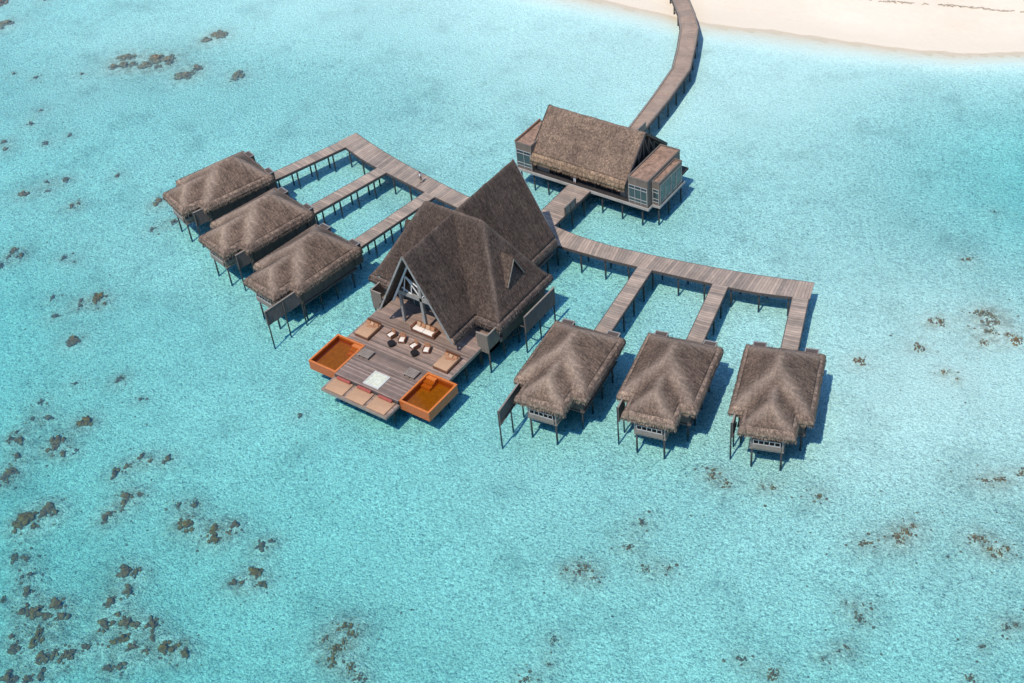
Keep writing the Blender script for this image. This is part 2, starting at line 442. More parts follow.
def skirt(name, path, closed, mat, parent, out=(.20, .30), down=(.28, .85), step=.11, seed=1, rag=.13):
    """ragged hanging thatch fringe under an eave path (x, y, z); outside lies to the right of the walk direction"""
    rnd = random.Random(seed)
    n = len(path); segs = n if closed else n-1
    def nrm(a, b):
        d = Vector((b[0]-a[0], b[1]-a[1])); d.normalize(); return Vector((d.y, -d.x))
    sn = [nrm(path[i], path[(i+1) % n]) for i in range(segs)]
    vn = []
    for i in range(n):
        a = sn[i-1] if (closed or i > 0) else sn[0]
        b = sn[i] if i < segs else sn[-1]
        q = (a+b); q /= max(.3, q.length_squared/2) if q.length > 1e-6 else 1
        vn.append(q)
    cols = []; u = 0
    for i in range(segs):
        a, b = Vector(path[i]), Vector(path[(i+1) % n]); L = (b-a).length
        m = max(1, int(L/step))
        for k in range(m + (1 if (not closed and i == segs-1) else 0)):
            t = k/m; p = a.lerp(b, t); q = vn[i].lerp(vn[(i+1) % n], t)
            # inside a straight run the normal is the segment's own
            e = min(t, 1-t)*L
            if e > .35: q = sn[i]
            else: q = q.lerp(sn[i], max(0, min(1, e/.35)))
            cols.append((p, q, u+t*L))
        u += L
    rings = []
    lo = .4
    for (p, q, uu) in cols:
        j = rnd.uniform(-1, 1); lo = .6*lo + .4*rnd.uniform(-1, 1)
        z = p.z
        rings.append([(p.x-q.x*.06, p.y-q.y*.06, z-.01),
                      (p.x+q.x*out[0]*.6, p.y+q.y*out[0]*.6, z-down[0]*.35+.02*j),
                      (p.x+q.x*(out[0]+.04*j), p.y+q.y*(out[0]+.04*j), z-down[0]),
                      (p.x+q.x*(out[1]+.06*j), p.y+q.y*(out[1]+.06*j), z-(down[0]+down[1])*.5),
                      (p.x+q.x*(out[1]+.07*j), p.y+q.y*(out[1]+.07*j), z-down[1]+rag*j+rag*lo),
                      (p.x+q.x*(out[1]-.24), p.y+q.y*(out[1]-.24), z-down[1]+.16+rag*j*.5)])
    mb = MB(); m = len(cols)
    for i in range(m if closed else m-1):
        j = (i+1) % m; u0 = cols[i][2]; u1 = cols[j][2] if j else u
        vv = 0
        for k in range(5):
            mb.poly([rings[i][k], rings[j][k], rings[j][k+1], rings[i][k+1]], [(u0, -k*.22), (u1, -k*.22), (u1, -(k+1)*.22), (u0, -(k+1)*.22)])
    for i in range(m if closed else m-1):
        j = (i+1) % m
        for ring, q in ((4, 3), (2, 2)):
            for r in range(q):
                t = rnd.random(); a = Vector(rings[i][ring]).lerp(Vector(rings[j][ring]), t)
                nx, ny = cols[i][1].x, cols[i][1].y; L = rnd.uniform(.12, .40) if ring == 4 else rnd.uniform(.15, .35); w = rnd.uniform(.02, .05)
                o_ = rnd.uniform(-.02, .10) if ring == 4 else rnd.uniform(.05, .12)
                tx, ty = -ny, nx; sk = rnd.uniform(-.08, .08)
                b0 = a+Vector((tx*w, ty*w, .12)); b1 = a+Vector((-tx*w, -ty*w, .12))
                e0 = a+Vector((nx*o_+tx*sk, ny*o_+ty*sk, -L+.06))
                uu = cols[i][2]+t
                mb.poly([b0, b1, e0], [(uu, 0), (uu+.04, 0), (uu+.02, -L)])
    return mb.build(name, mat, parent, smooth=True)

CORALS = [
    ('broad greyish tan coral patch forming the left half of the pair far behind the villas', 'g', [(-86.75, 37.76, 1.37, 0.86), (-85.39, 35.62, 1.02, 0.85), (-84.1, 36.6, 0.76, 0.85), (-86.28, 34.49, 0.77, 0.73)]),
    ('largest tan coral patch far behind the left villas, right half of the pair', 'g', [(-81.62, 39.56, 1.19, 1.21), (-79.78, 40.47, 1.1, 1.33), (-81.86, 37.36, 1.18, 1.09), (-79.64, 38.1, 0.67, 0.6)]),
    ('tilted oblong tan coral head farthest right behind the left villas', 'g', [(-77.99, 49.93, 1.29, 1.11), (-78.34, 47.94, 0.86, 0.73)]),
    ('two joined tan coral heads below the oblong one behind the left villas', 'g', [(-73.47, 38.07, 1.48, 1.06), (-73.42, 40.47, 0.91, 0.95)]),
    ('single round tan coral head nearest the roof of the rearmost left villa', 'g', [(-65.91, 41.81, 1.06, 1.04)]),
    ('dark coral head cut by the top left corner of the photo', 'b', [(-123.35, 41.43, 1.26, 1.52)]),
    ('pale tan coral head on the left edge just below the top corner', 'g', [(-115.51, 36.42, 1.13, 1.07), (-114.86, 34.81, 0.56, 0.53)]),
    ('small dark coral head close to the top edge left of the tan patches', 'd', [(-116.29, 45.98, 0.77, 0.68)]),
    ('small dark coral speck alone between the left edge and the tan patches', 'd', [(-96.06, 26.55, 0.43, 0.49)]),
    ('tiny dark coral head on the pale sand below the greyish seagrass stain', 'd', [(-100.54, 25.72, 0.35, 0.38), (-89.71, 30.72, 0.34, 0.37)]),
    ('small dark coral head on the upper left above a stacked pair', 'd', [(-85.52, 16.74, 0.57, 0.47)]),
    ('stacked pair of small dark corals on the left edge behind the villas', 'd', [(-85.11, 11.39, 0.65, 0.58), (-83.38, 10.18, 0.64, 0.34)]),
    ('thin streak of dark coral bits in the grey stain on the upper left', 'd', [(-79.03, 14.21, 0.64, 0.45), (-87.11, 20.05, 0.41, 0.35)]),
    ('lone small coral at the right end of the grey stain on the upper left', 'd', [(-77.39, 17.48, 0.48, 0.46)]),
    ('flat brown coral on the left level with the eave of the rearmost villa', 'b', [(-71.4, 3.53, 0.76, 0.65)]),
    ('small coral left of a wider flat one, level with the rearmost left villa', 'd', [(-70.6, 7.26, 0.46, 0.43), (-68.79, 5.72, 0.45, 0.32)]),
    ('wider flat coral beside a small one, level with the rearmost left villa', 'd', [(-68.44, 8.95, 0.68, 0.54)]),
    ('small brown coral alone nearest behind the porch tip of the rearmost villa', 'b', [(-62.44, 13.49, 0.45, 0.43)]),
    ('two touching brown corals in a row left of the rearmost villa porch', 'b', [(-62.55, 4.95, 0.51, 0.52), (-62.15, 5.7, 0.37, 0.31)]),
    ('coral head poking out from under the porch of the rearmost left villa', 'b', [(-52.01, 11.59, 0.65, 0.72), (-51.68, 10.71, 0.36, 0.41), (-51.6, 12.34, 0.43, 0.51)]),
    ('small round dark coral in front of the rearmost left villa porch', 'd', [(-48.19, 6.62, 0.42, 0.5)]),
    ('blurred small coral close to the piles of the rearmost left villa', 'd', [(-46.75, 9.17, 0.56, 0.5)]),
    ('scattered brown coral patch on the left edge level with the middle left villa', 'b', [(-61.79, -5.95, 0.57, 0.72), (-60.0, -6.22, 0.5, 0.61), (-61.32, -7.18, 0.29, 0.41)]),
    ('dark coral cut by the left edge level with the middle left villa', 'd', [(-60.88, -8.89, 0.43, 0.61)]),
    ('small dark coral with a tail to the right, midway to the middle villa', 'd', [(-54.31, -3.63, 0.49, 0.5), (-52.39, -3.56, 0.21, 0.3)]),
    ('rusty brown branched coral with two dark satellites left of the nearest left villa', 'o', [(-43.39, -7.06, 0.73, 0.85), (-43.23, -7.88, 0.4, 0.47), (-41.87, -7.58, 0.33, 0.38)]),
    ('pair of small black corals left of the rusty branched coral', 'd', [(-45.15, -8.71, 0.4, 0.38), (-44.48, -9.46, 0.4, 0.38)]),
    ('pale grey coral smear below left of the pair of black corals', 'd', [(-49.21, -10.04, 0.41, 0.68), (-45.94, -12.49, 0.6, 0.47)]),
    ('dark oval coral head alone on pale sand left of the pools', 'b', [(-40.0, -14.38, 0.97, 0.83)]),
    ('small dark two lobed coral left of the pools below the oval head', 'd', [(-29.47, -16.25, 0.37, 0.26), (-29.5, -16.86, 0.31, 0.35)]),
    ('single tiny dark coral below the two lobed one left of the pools', 'd', [(-24.85, -17.53, 0.3, 0.34)]),
    ('small streak of coral above the bright oval head on the lower left', 'd', [(-33.9, -19.55, 0.37, 0.27)]),
    ('oval orange brown coral head standing alone on the lower left sand', 'o', [(-27.49, -23.19, 0.66, 0.94), (-27.94, -24.0, 0.54, 0.77)]),
    ('loose trio of small dark corals above the ragged brown clump', 'd', [(-35.09, -23.74, 0.37, 0.53), (-33.75, -26.21, 0.37, 0.44), (-32.06, -25.25, 0.61, 0.44)]),
    ('small brown coral group on the left edge above the purple smear', 'b', [(-33.27, -29.83, 0.43, 0.61), (-32.1, -29.34, 0.54, 0.69), (-33.44, -28.82, 0.24, 0.35)]),
    ('ragged reddish brown coral clump left below the lone orange oval', 'b', [(-28.18, -27.08, 0.6, 1.02), (-27.58, -28.18, 0.48, 0.68), (-25.92, -28.29, 0.41, 0.67), (-27.84, -28.69, 0.36, 0.42)]),
    ('single black coral speck right of the ragged reddish clump', 'd', [(-25.09, -27.1, 0.24, 0.34)]),
    ('purplish brown coral near the left edge between two brown groups', 'b', [(-30.35, -31.21, 0.48, 0.68)]),
    ('brown coral spread cut by the left edge above the big twin clump', 'b', [(-29.17, -33.16, 0.83, 0.68), (-29.13, -34.18, 0.59, 0.68), (-28.11, -34.44, 0.29, 0.34)]),
    ('left brown coral in the broken chain right of the big twin clump', 'b', [(-18.44, -27.44, 0.46, 0.9), (-18.05, -26.01, 0.46, 0.49)]),
    ('purplish coral bits in the middle of the broken chain on the lower left', 'b', [(-17.72, -24.07, 0.4, 0.58), (-16.35, -24.15, 0.34, 0.33)]),
    ('right end coral of the broken chain on the lower left', 'b', [(-14.9, -22.8, 0.51, 0.73)]),
    ('wedge shaped brown coral with a small satellite under the broken chain', 'b', [(-14.7, -28.97, 0.67, 0.8), (-14.32, -29.91, 0.45, 0.56), (-13.76, -28.09, 0.34, 0.32)]),
    ('curled brown coral below left of the wedge shaped one', 'b', [(-14.46, -31.78, 0.5, 0.48), (-14.4, -32.55, 0.5, 0.56)]),
    ('right lobe of the big twin clump, dark brown coral on the lower left', 'b', [(-21.01, -34.49, 0.8, 0.82), (-20.91, -35.41, 0.68, 0.81), (-19.86, -34.63, 0.45, 0.65)]),
    ('left lobe of the big twin clump, olive brown coral on the lower left', 'o', [(-21.86, -36.95, 1.03, 0.98), (-22.04, -38.02, 0.68, 0.73), (-20.39, -37.21, 0.57, 0.57)]),
    ('golden coral head with dark left side right of the curled coral', 'o', [(-5.96, -28.55, 0.7, 0.85), (-6.82, -28.73, 0.33, 0.54)]),
    ('faint dark coral pair above the golden head on the lower left', 'd', [(-7.34, -26.14, 0.44, 0.63), (-8.85, -27.03, 0.39, 0.47)]),
    ('dark top and golden base coral head left of a dark fragment', 'o', [(-3.06, -27.47, 0.64, 0.69), (-2.28, -28.41, 0.69, 0.76)]),
    ('dark fragment of coral right of the dark and golden head', 'b', [(-1.6, -25.98, 0.48, 0.69), (-1.39, -26.95, 0.32, 0.38)]),
    ('purplish dark coral pair on the sand right of the dark fragment', 'd', [(2.75, -26.51, 0.53, 0.68), (3.2, -25.63, 0.37, 0.38)]),
    ('round brown coral head above two smaller brown ones, left of centre bottom', 'o', [(4.65, -29.44, 0.67, 0.89)]),
    ('flat grey brown coral left below the round brown head', 'b', [(3.59, -31.54, 0.47, 0.52), (4.38, -31.21, 0.36, 0.44)]),
    ('small reddish coral right below the round brown head', 'o', [(6.23, -30.25, 0.51, 0.51)]),
    ('small brown coral by the left edge above the great coral bank', 'b', [(-18.85, -41.16, 0.45, 0.72), (-17.73, -40.5, 0.44, 0.48)]),
    ('thin dark coral sliver above the great coral bank on the left', 'd', [(-15.56, -41.64, 0.49, 0.31), (-16.07, -42.39, 0.28, 0.31)]),
    ('small brown coral just above the great coral bank on the left', 'b', [(-13.96, -43.35, 0.6, 0.62)]),
    ('reddish coral fragment cut by the left edge beside the great bank', 'o', [(-15.6, -45.35, 0.33, 0.55)]),
    ('dark round coral with a pale right side alone right of the great bank', 'b', [(-7.1, -36.14, 0.8, 0.99), (-6.1, -35.7, 0.37, 0.69)]),
    ('pale brown round coral under the dark round one on the lower left', 'b', [(-4.98, -37.83, 0.63, 0.68)]),
    ('small round brown coral between the pale round one and the bank', 'b', [(-5.63, -39.8, 0.63, 0.75)]),
    ('upper part of the great coral bank with an orange lobe at its right', 'b', [(-9.96, -42.84, 0.8, 0.76), (-8.53, -43.55, 0.64, 0.68), (-9.86, -44.34, 0.64, 0.61), (-11.41, -44.71, 0.86, 0.77), (-12.48, -45.35, 0.54, 0.62), (-12.63, -44.59, 0.32, 0.54)]),
    ('narrow upright brown coral in the middle of the great bank', 'o', [(-8.91, -46.29, 0.53, 0.91), (-8.57, -47.33, 0.47, 0.75), (-7.99, -46.56, 0.32, 0.53)]),
    ('brown coral pair on the left flank of the great bank', 'b', [(-9.74, -48.72, 0.69, 0.68), (-10.99, -47.83, 0.48, 0.46)]),
    ('long ragged coral strip along the foot of the great bank', 'b', [(-6.39, -47.9, 0.78, 0.67), (-5.64, -47.04, 0.47, 0.6), (-4.35, -46.39, 0.73, 0.67), (-4.48, -47.28, 0.41, 0.44)]),
    ('small brown coral at the right end of the ragged strip', 'b', [(-3.62, -44.74, 0.57, 0.52)]),
    ('round brown coral left of the brown ledge on the lower left', 'b', [(-4.0, -41.94, 0.68, 0.82)]),
    ('brown ledge of coral with a frayed right end on the lower left', 'b', [(-2.18, -40.7, 0.78, 0.67), (-1.13, -40.21, 0.52, 0.44), (-3.7, -40.5, 0.42, 0.37)]),
    ('tilted golden brown coral slab under the brown ledge', 'o', [(-1.25, -42.08, 0.57, 0.66), (-1.58, -42.96, 0.57, 0.59)]),
    ('purplish round coral right of the brown ledge', 'b', [(0.17, -39.56, 0.62, 0.81), (1.23, -40.57, 0.41, 0.44)]),
    ('brown mound with a grey tail at the right end of the lower left reef', 'o', [(3.21, -40.87, 0.71, 0.72), (4.06, -40.62, 0.4, 0.58), (5.41, -40.2, 0.5, 0.57), (4.23, -39.85, 0.35, 0.36)]),
    ('flat grey brown corals between the golden slab and the brown mound', 'b', [(0.49, -42.38, 0.61, 0.51), (2.03, -41.99, 0.41, 0.44)]),
    ('dark flat coral strip near the bottom edge under the golden slab', 'b', [(0.21, -45.35, 0.61, 0.51), (1.05, -44.71, 0.61, 0.51)]),
    ('brown coral cut by the bottom left corner of the photo', 'b', [(-7.35, -51.27, 0.78, 0.74)]),
    ('brown coral pair on the bottom edge next to the corner coral', 'b', [(-5.65, -50.37, 0.62, 0.67), (-4.82, -49.47, 0.36, 0.89)]),
    ('arched orange coral crowning the reef at the bottom centre left', 'o', [(16.75, -29.84, 0.74, 0.56), (17.94, -30.06, 0.54, 0.63), (16.47, -30.55, 0.3, 0.35)]),
    ('tall golden coral column in the reef at the bottom centre left', 'o', [(17.65, -32.38, 0.63, 0.7), (18.23, -33.34, 0.53, 0.76), (17.95, -31.4, 0.44, 0.77)]),
    ('small dark coral on the left side of the golden column', 'b', [(16.07, -32.14, 0.44, 0.49)]),
    ('round brown coral below right of the golden column', 'o', [(20.27, -33.27, 0.53, 0.69)]),
    ('brown coral on the bottom edge below the round one, centre left', 'b', [(21.7, -33.68, 0.62, 0.55)]),
    ('two small brown corals in front of the middle right villa', 'b', [(37.81, 4.29, 0.37, 0.6), (39.52, 4.32, 0.42, 0.6), (37.43, 5.2, 0.26, 0.38)]),
    ('two specks of dark coral left below the farthest right villa', 'd', [(43.78, 6.17, 0.31, 0.37), (42.91, 5.67, 0.21, 0.3)]),
    ('small reddish coral alone in front of the farthest right villa', 'o', [(48.26, 7.38, 0.42, 0.45)]),
    ('small grey coral head in the right foreground below the nearest right villa', 'd', [(34.64, -4.47, 0.56, 0.51)]),
    ('low brown coral under the small grey head in the right foreground', 'b', [(35.12, -7.79, 0.55, 0.43)]),
    ('wide scatter of greyish coral in the foreground under the nearest right villa', 'b', [(32.56, -12.95, 0.5, 0.42), (32.88, -12.18, 0.45, 0.5), (31.33, -13.39, 0.35, 0.35), (34.2, -12.82, 0.35, 0.28)]),
    ('faint coral pair right of the wide greyish scatter', 'd', [(38.04, -9.25, 0.45, 0.42), (39.8, -8.06, 0.45, 0.42)]),
    ('small dark coral low in the foreground below the greyish scatter', 'd', [(34.82, -20.79, 0.38, 0.48), (35.89, -23.25, 0.33, 0.27)]),
    ('brown coral cut by the bottom edge at the centre of the photo', 'b', [(34.92, -25.74, 0.56, 0.47)]),
    ('small black coral near the bottom edge left of a cut brown one', 'd', [(50.58, -13.81, 0.47, 0.54)]),
    ('brown coral cut by the bottom edge right of the small black coral', 'b', [(53.63, -13.71, 0.61, 0.67)]),
    ('largest ragged coral patch in the right foreground', 'b', [(57.03, 6.37, 0.51, 0.66), (57.49, 7.22, 0.51, 0.59), (57.64, 8.34, 0.46, 0.37), (57.49, 5.76, 0.41, 0.29)]),
    ('thin flat coral left of the largest ragged patch in the right foreground', 'b', [(54.64, 4.07, 0.71, 0.36)]),
    ('dark oblong coral right of the largest ragged patch', 'b', [(63.16, 9.84, 0.46, 0.52), (63.85, 10.11, 0.41, 0.52)]),
    ('orange coral with a grey right half below the dark oblong one', 'o', [(65.05, 9.24, 0.36, 0.51), (65.89, 9.31, 0.36, 0.51), (66.28, 10.11, 0.36, 0.44)]),
    ('round dark coral alone in the lower right with two specks above', 'd', [(57.83, -4.26, 0.44, 0.63), (55.98, -3.24, 0.2, 0.28), (57.45, -2.76, 0.2, 0.21)]),
    ('chain of dark specks below the round coral in the lower right', 'd', [(56.71, -9.96, 0.29, 0.34), (57.68, -8.49, 0.29, 0.2), (58.23, -7.77, 0.24, 0.21)]),
    ('faint long coral smear near the right edge level with the villa piles', 'd', [(61.57, 17.34, 0.54, 0.38), (62.78, 18.2, 0.59, 0.38)]),
    ('faint coral pair near the right edge of the lower right corner', 'd', [(69.34, 1.51, 0.44, 0.42), (70.02, 2.18, 0.35, 0.35)]),
    ('small dark coral above the bottom edge near the right corner', 'd', [(68.19, -1.6, 0.29, 0.35)]),
    ('brown coral cut by the bottom edge close to the right corner', 'b', [(68.55, -5.22, 0.53, 0.48)]),
    ('dark coral on the right edge above the dark oblong one', 'b', [(64.22, 20.14, 0.38, 0.54)]),
    ('biggest pale brown coral cluster near the right edge beyond the farthest villa', 'g', [(52.17, 41.58, 0.79, 0.69), (53.15, 41.73, 0.61, 0.69), (53.35, 40.25, 0.66, 0.69), (53.96, 40.78, 0.54, 0.6), (54.11, 39.1, 0.72, 0.6)]),
    ('round coral with a dark rim right below the biggest pale cluster', 'b', [(56.99, 38.97, 0.65, 0.93), (55.86, 39.3, 0.36, 0.43)]),
    ('small reddish coral left below the biggest pale cluster', 'b', [(54.16, 36.81, 0.47, 0.51)]),
    ('grey round coral left of the biggest pale cluster', 'd', [(48.69, 37.86, 0.54, 0.85), (47.75, 37.54, 0.36, 0.6)]),
    ('grey coral between the round grey one and the farthest right villa', 'd', [(48.28, 32.76, 0.58, 0.75)]),
    ('dark squarish coral beside the roof of the farthest right villa', 'b', [(43.52, 27.42, 0.69, 0.66)]),
    ('small golden coral right of the dark squarish one', 'o', [(52.15, 30.24, 0.34, 0.49), (53.75, 29.87, 0.23, 0.25)]),
    ('small tan coral standing alone high on the right', 'b', [(47.19, 50.4, 0.63, 0.45)]),
    ('tiny dark coral fleck uppermost on the right side', 'd', [(46.44, 61.45, 0.33, 0.29)]),
    ('faint dark coral spot on the sand in front of the mattress platform', 'd', [(-6.4, -10.2, 0.34, 0.41)]),
]

# ------------------------------------------------------------------ setting: sea bed, beach, water
SHORE = [(-400, 80), (-120, 82.5), (-31.8, 84.8), (-22.5, 85.0), (-12.7, 85.4), (.8, 87.6), (14.4, 89.8), (21.5, 91.4), (29.4, 93.9), (37.4, 97.6), (48, 104), (70, 118), (120, 150), (400, 330)]
def shore_d(x, y):
    """signed distance inland of the water line"""
    best = 1e9; sg = 1
    for (ax, ay), (bx, by) in zip(SHORE, SHORE[1:]):
        dx, dy = bx-ax, by-ay; L2 = dx*dx+dy*dy
        t = max(0, min(1, ((x-ax)*dx+(y-ay)*dy)/L2))
        px, py = ax+t*dx, ay+t*dy; d = math.hypot(x-px, y-py)
        if d < best:
            best = d; sg = 1 if (dx*(y-ay)-dy*(x-ax)) > 0 else -1
    return best*sg
MOUND = {}
for _, _, _ls in CORALS:
    for (_cx, _cy, _rx, _ry) in _ls:
        _r = .9+1.5*_rx
        for _i in range(int((_cx-2.2*_r)//4), int((_cx+2.2*_r)//4)+1):
            for _j in range(int((_cy-2.2*_r)//4), int((_cy+2.2*_r)//4)+1):
                MOUND.setdefault((_i, _j), []).append((_cx, _cy, _r, min(1, .35+.4*_rx)))
def mound(x, y):
    return min(1.0, sum(h*math.exp(-((x-cx)**2+(y-cy)**2)/(r*r)) for cx, cy, r, h in MOUND.get((int(x//4), int(y//4)), ())))
def bed_z(x, y):
    d = shore_d(x, y) - 1.1 + .7*noise.noise((x*.09, y*.09, 0)) + .25*noise.noise((x*.4, y*.4, 5))
    if d >= 0:
        return min(1.7, d*.085 + .02) + .05*noise.noise((x*.2, y*.2, 1))
    e = -d
    n = noise.noise((x*.018, y*.018, 2.2))*.30 + noise.noise((x*.05, y*.05, 7.7))*.12
    far = min(1, max(0, (e-6)/30))
    q = min(1, max(0, (x+15)/65)); q = q*q*(3-2*q)
    dep = .46 + .0105*min(e, 90) + .016*max(0, min(e, 150)-85) - .36*q*min(1, e/60)
    # a deeper blue hollow off the beach on the right
    dep += .75*math.exp(-(((x-52)/26)**2+((y-72)/20)**2))
    z = -(dep - n*far)
    s = min(1, e/7); s = s*s*(3-2*s)*.7 + .3*min(1, e/2.5)
    return z*s*(1-.24*mound(x, y))
def axis_coords(lo, hi, step, far):
    g = [lo+step*i for i in range(int((hi-lo)/step)+1)]
    a = []; d = step*2; p = lo
    while p > -far: p -= d; d *= 1.7; a.append(p)
    b = []; d = step*2; p = hi
    while p < far: p += d; d *= 1.7; b.append(p)
    return a[::-1]+g+b
def terrain():
    xs = axis_coords(-150, 100, 1.0, 2500); ys = axis_coords(-85, 130, 1.0, 2500)
    Z = [[bed_z(x, y) for y in ys] for x in xs]
    parts = {True: ([], [], {}), False: ([], [], {})}
    for i in range(len(xs)-1):
        for j in range(len(ys)-1):
            q = [(i, j), (i+1, j), (i+1, j+1), (i, j+1)]
            dry = max(Z[a][b] for a, b in q) > -.02
            v, f, idx = parts[dry]
            row = []
            for c in q:
                if c not in idx: idx[c] = len(v); v.append((xs[c[0]], ys[c[1]], Z[c[0]][c[1]]))
                row.append(idx[c])
            f.append(row)
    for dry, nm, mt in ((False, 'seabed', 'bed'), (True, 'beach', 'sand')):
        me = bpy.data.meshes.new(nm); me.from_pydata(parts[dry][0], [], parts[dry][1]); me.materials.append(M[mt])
        for p in me.polygons: p.use_smooth = True
        o = bpy.data.objects.new(nm, me); COL.objects.link(o); tag(o, kind='structure')
        if not dry:
            # algae and rubble darken the sand round the corals
            inv = {v: k for k, v in parts[dry][2].items()}
            reef = [0.0]*len(me.vertices); wide = [0.0]*len(me.vertices)
            bx = sum(1 for x in xs if x < -150.5); by = sum(1 for y in ys if y < -85.5)
            for _, _, ls in CORALS:
                for (cx, cy, rx, ry) in ls:
                    r = .9+1.5*rx
                    for i in range(int(cx+150-3*r)+bx, int(cx+150+3*r)+bx+2):
                        for j in range(int(cy+85-3*r)+by, int(cy+85+3*r)+by+2):
                            k = parts[dry][2].get((i, j))
                            if k is None: continue
                            v = me.vertices[k].co; d2 = ((v.x-cx)**2+(v.y-cy)**2)/(r*r)
                            reef[k] = min(1, reef[k]+.55*math.exp(-d2))
                    R2 = 5.0+2*rx
                    for i in range(int(cx+150-2*R2)+bx, int(cx+150+2*R2)+bx+2):
                        for j in range(int(cy+85-2*R2)+by, int(cy+85+2*R2)+by+2):
                            k = parts[dry][2].get((i, j))
                            if k is None: continue
                            v = me.vertices[k].co; d2 = ((v.x-cx)**2+(v.y-cy)**2)/(R2*R2)
                            wide[k] += .06*min(1.3, rx)*math.exp(-d2)
            reef = [min(1, a+min(.34, b)) for a, b in zip(reef, wide)]
            at = me.attributes.new('reef', 'FLOAT', 'POINT'); at.data.foreach_set('value', reef)
terrain()
b = MB(); b.box(-2400, 2400, -2400, 2400, -40, 0)
tag(b.build('water', M['sea']), kind='structure')

# dark wrack line on the beach
b = MB(); rnd = random.Random(3)
pts = [(12.1, 102.1), (16.8, 103.2), (21.2, 104.7), (33.6, 108.1), (48, 115)]
for (ax, ay), (bx, by) in zip(pts, pts[1:]):
    L = math.hypot(bx-ax, by-ay); k = 0
    while k < L:
        t = k/L; x = ax+(bx-ax)*t; y = ay+(by-ay)*t + .35*noise.noise((x*.35, 0, 0)) + rnd.gauss(0, .10)
        if noise.noise((x*.5, 4, 0)) > -.08:
            z = bed_z(x, y); w = rnd.uniform(.12, .42); h = rnd.uniform(.05, .13); a = rnd.uniform(-.5, .8)
            b.box(x-w, x+w, y-h, y+h, z-.05, z+rnd.uniform(.04, .12), a, (x, y))
        k += rnd.uniform(.12, .4)
tag(b.build('seaweed_wrack', M['wrack']), kind='stuff')

# ------------------------------------------------------------------ corals
def coral(lumps, ckey, label, seed):
    """lumps that touch grow into one mesh; a coral of several lumps carries them as lobes"""
    x0, y0 = lumps[0][0], lumps[0][1]
    rnd = random.Random(seed)
    a = RAD(35)  # the long side of a lump lies across the view
    root = None
    if len(lumps) > 1:
        root = empty('coral_head', (x0, y0, 0))
    for li, (x, y, rx, ry) in enumerate(lumps):
        bm = bmesh.new()
        k = max(5, min(20, int(rx*ry*13)+5))
        loose = x > 12                     # out on the right the coral is broken into small bits
        if loose: k = k*2+3
        for q in range(k):
            if q == 0: ox, oy, fx = 0, 0, (.34 if loose else .58)
            else:
                t = rnd.uniform(0, 6.28); d = rnd.uniform(.2, 1.1)**(.7 if loose else 1)
                ox, oy, fx = math.cos(t)*rx*d, math.sin(t)*ry*d, rnd.uniform(.10, .24) if loose else rnd.uniform(.18, .42)
            wx, wy = ox*math.cos(a)-oy*math.sin(a), ox*math.sin(a)+oy*math.cos(a)
            z0 = bed_z(x+wx, y+wy)
            g = bmesh.ops.create_icosphere(bm, subdivisions=3 if (rx > .7 and q < 9 and not loose) else (1 if loose and q else 2), radius=1)
            hh = min(.75, .10+.5*(rx+ry)*.52)*(1.25 if loose else 1)*rnd.uniform(.7, 1.2)*(1 if q == 0 else .8)
            for vtx in g['verts']:
                c = vtx.co
                nz = 1 + .85*noise.noise((c.x*1.6+seed*3.1+li, c.y*1.6+q*7.7, c.z*1.6)) + 0.6*noise.noise((c.x*4+seed, c.y*4+li, c.z*4+q))
                px, py = c.x*rx*fx*nz, c.y*ry*fx*nz
                vtx.co = (x+wx-x0 + px*math.cos(a)-py*math.sin(a), y+wy-y0 + px*math.sin(a)+py*math.cos(a), z0 + c.z*hh*nz*fx*1.3)
        nm = 'lobe' if root else 'coral_head'
        me = bpy.data.meshes.new(nm); bm.to_mesh(me); bm.free()
        for p in me.polygons: p.use_smooth = True
        me.materials.append(M['coral_'+ckey])
        o = bpy.data.objects.new(nm, me); COL.objects.link(o)
        if root: o.parent = root
        else: root = o; o.location = (x0, y0, 0)
    tag(root, label, 'coral', 'coral heads on the sandy sea bed')
for i, (lab, ck, ls) in enumerate(CORALS): coral(ls, ck, lab, i+1)

# loose coral rubble: countless crumbs round the reef patches
bm = bmesh.new(); rnd = random.Random(11)
cent = [l for _, ck, ls in CORALS for l in ls]
for q in range(1100):
    l = rnd.choice(cent); s = rnd.choice((.8, 2.2, 4.5))
    x = l[0]+rnd.gauss(0, s); y = l[1]+rnd.gauss(0, s)
    if shore_d(x, y) > -4: continue
    r = rnd.uniform(.05, .16)*(1.25 if s < 1 else .9); z = bed_z(x, y)
    g = bmesh.ops.create_icosphere(bm, subdivisions=1, radius=1)
    for vtx in g['verts']:
        c = vtx.co; nz = 1+.5*noise.noise((c.x*2+q, c.y*2, c.z*2))
        vtx.co = (x+c.x*r*nz*rnd.uniform(.9, 1.4), y+c.y*r*nz, z+c.z*r*.5*nz)
me = bpy.data.meshes.new('coral_rubble'); bm.to_mesh(me); bm.free(); me.materials.append(M['coral_d'])
o = bpy.data.objects.new('coral_rubble', me); COL.objects.link(o); tag(o, kind='stuff')

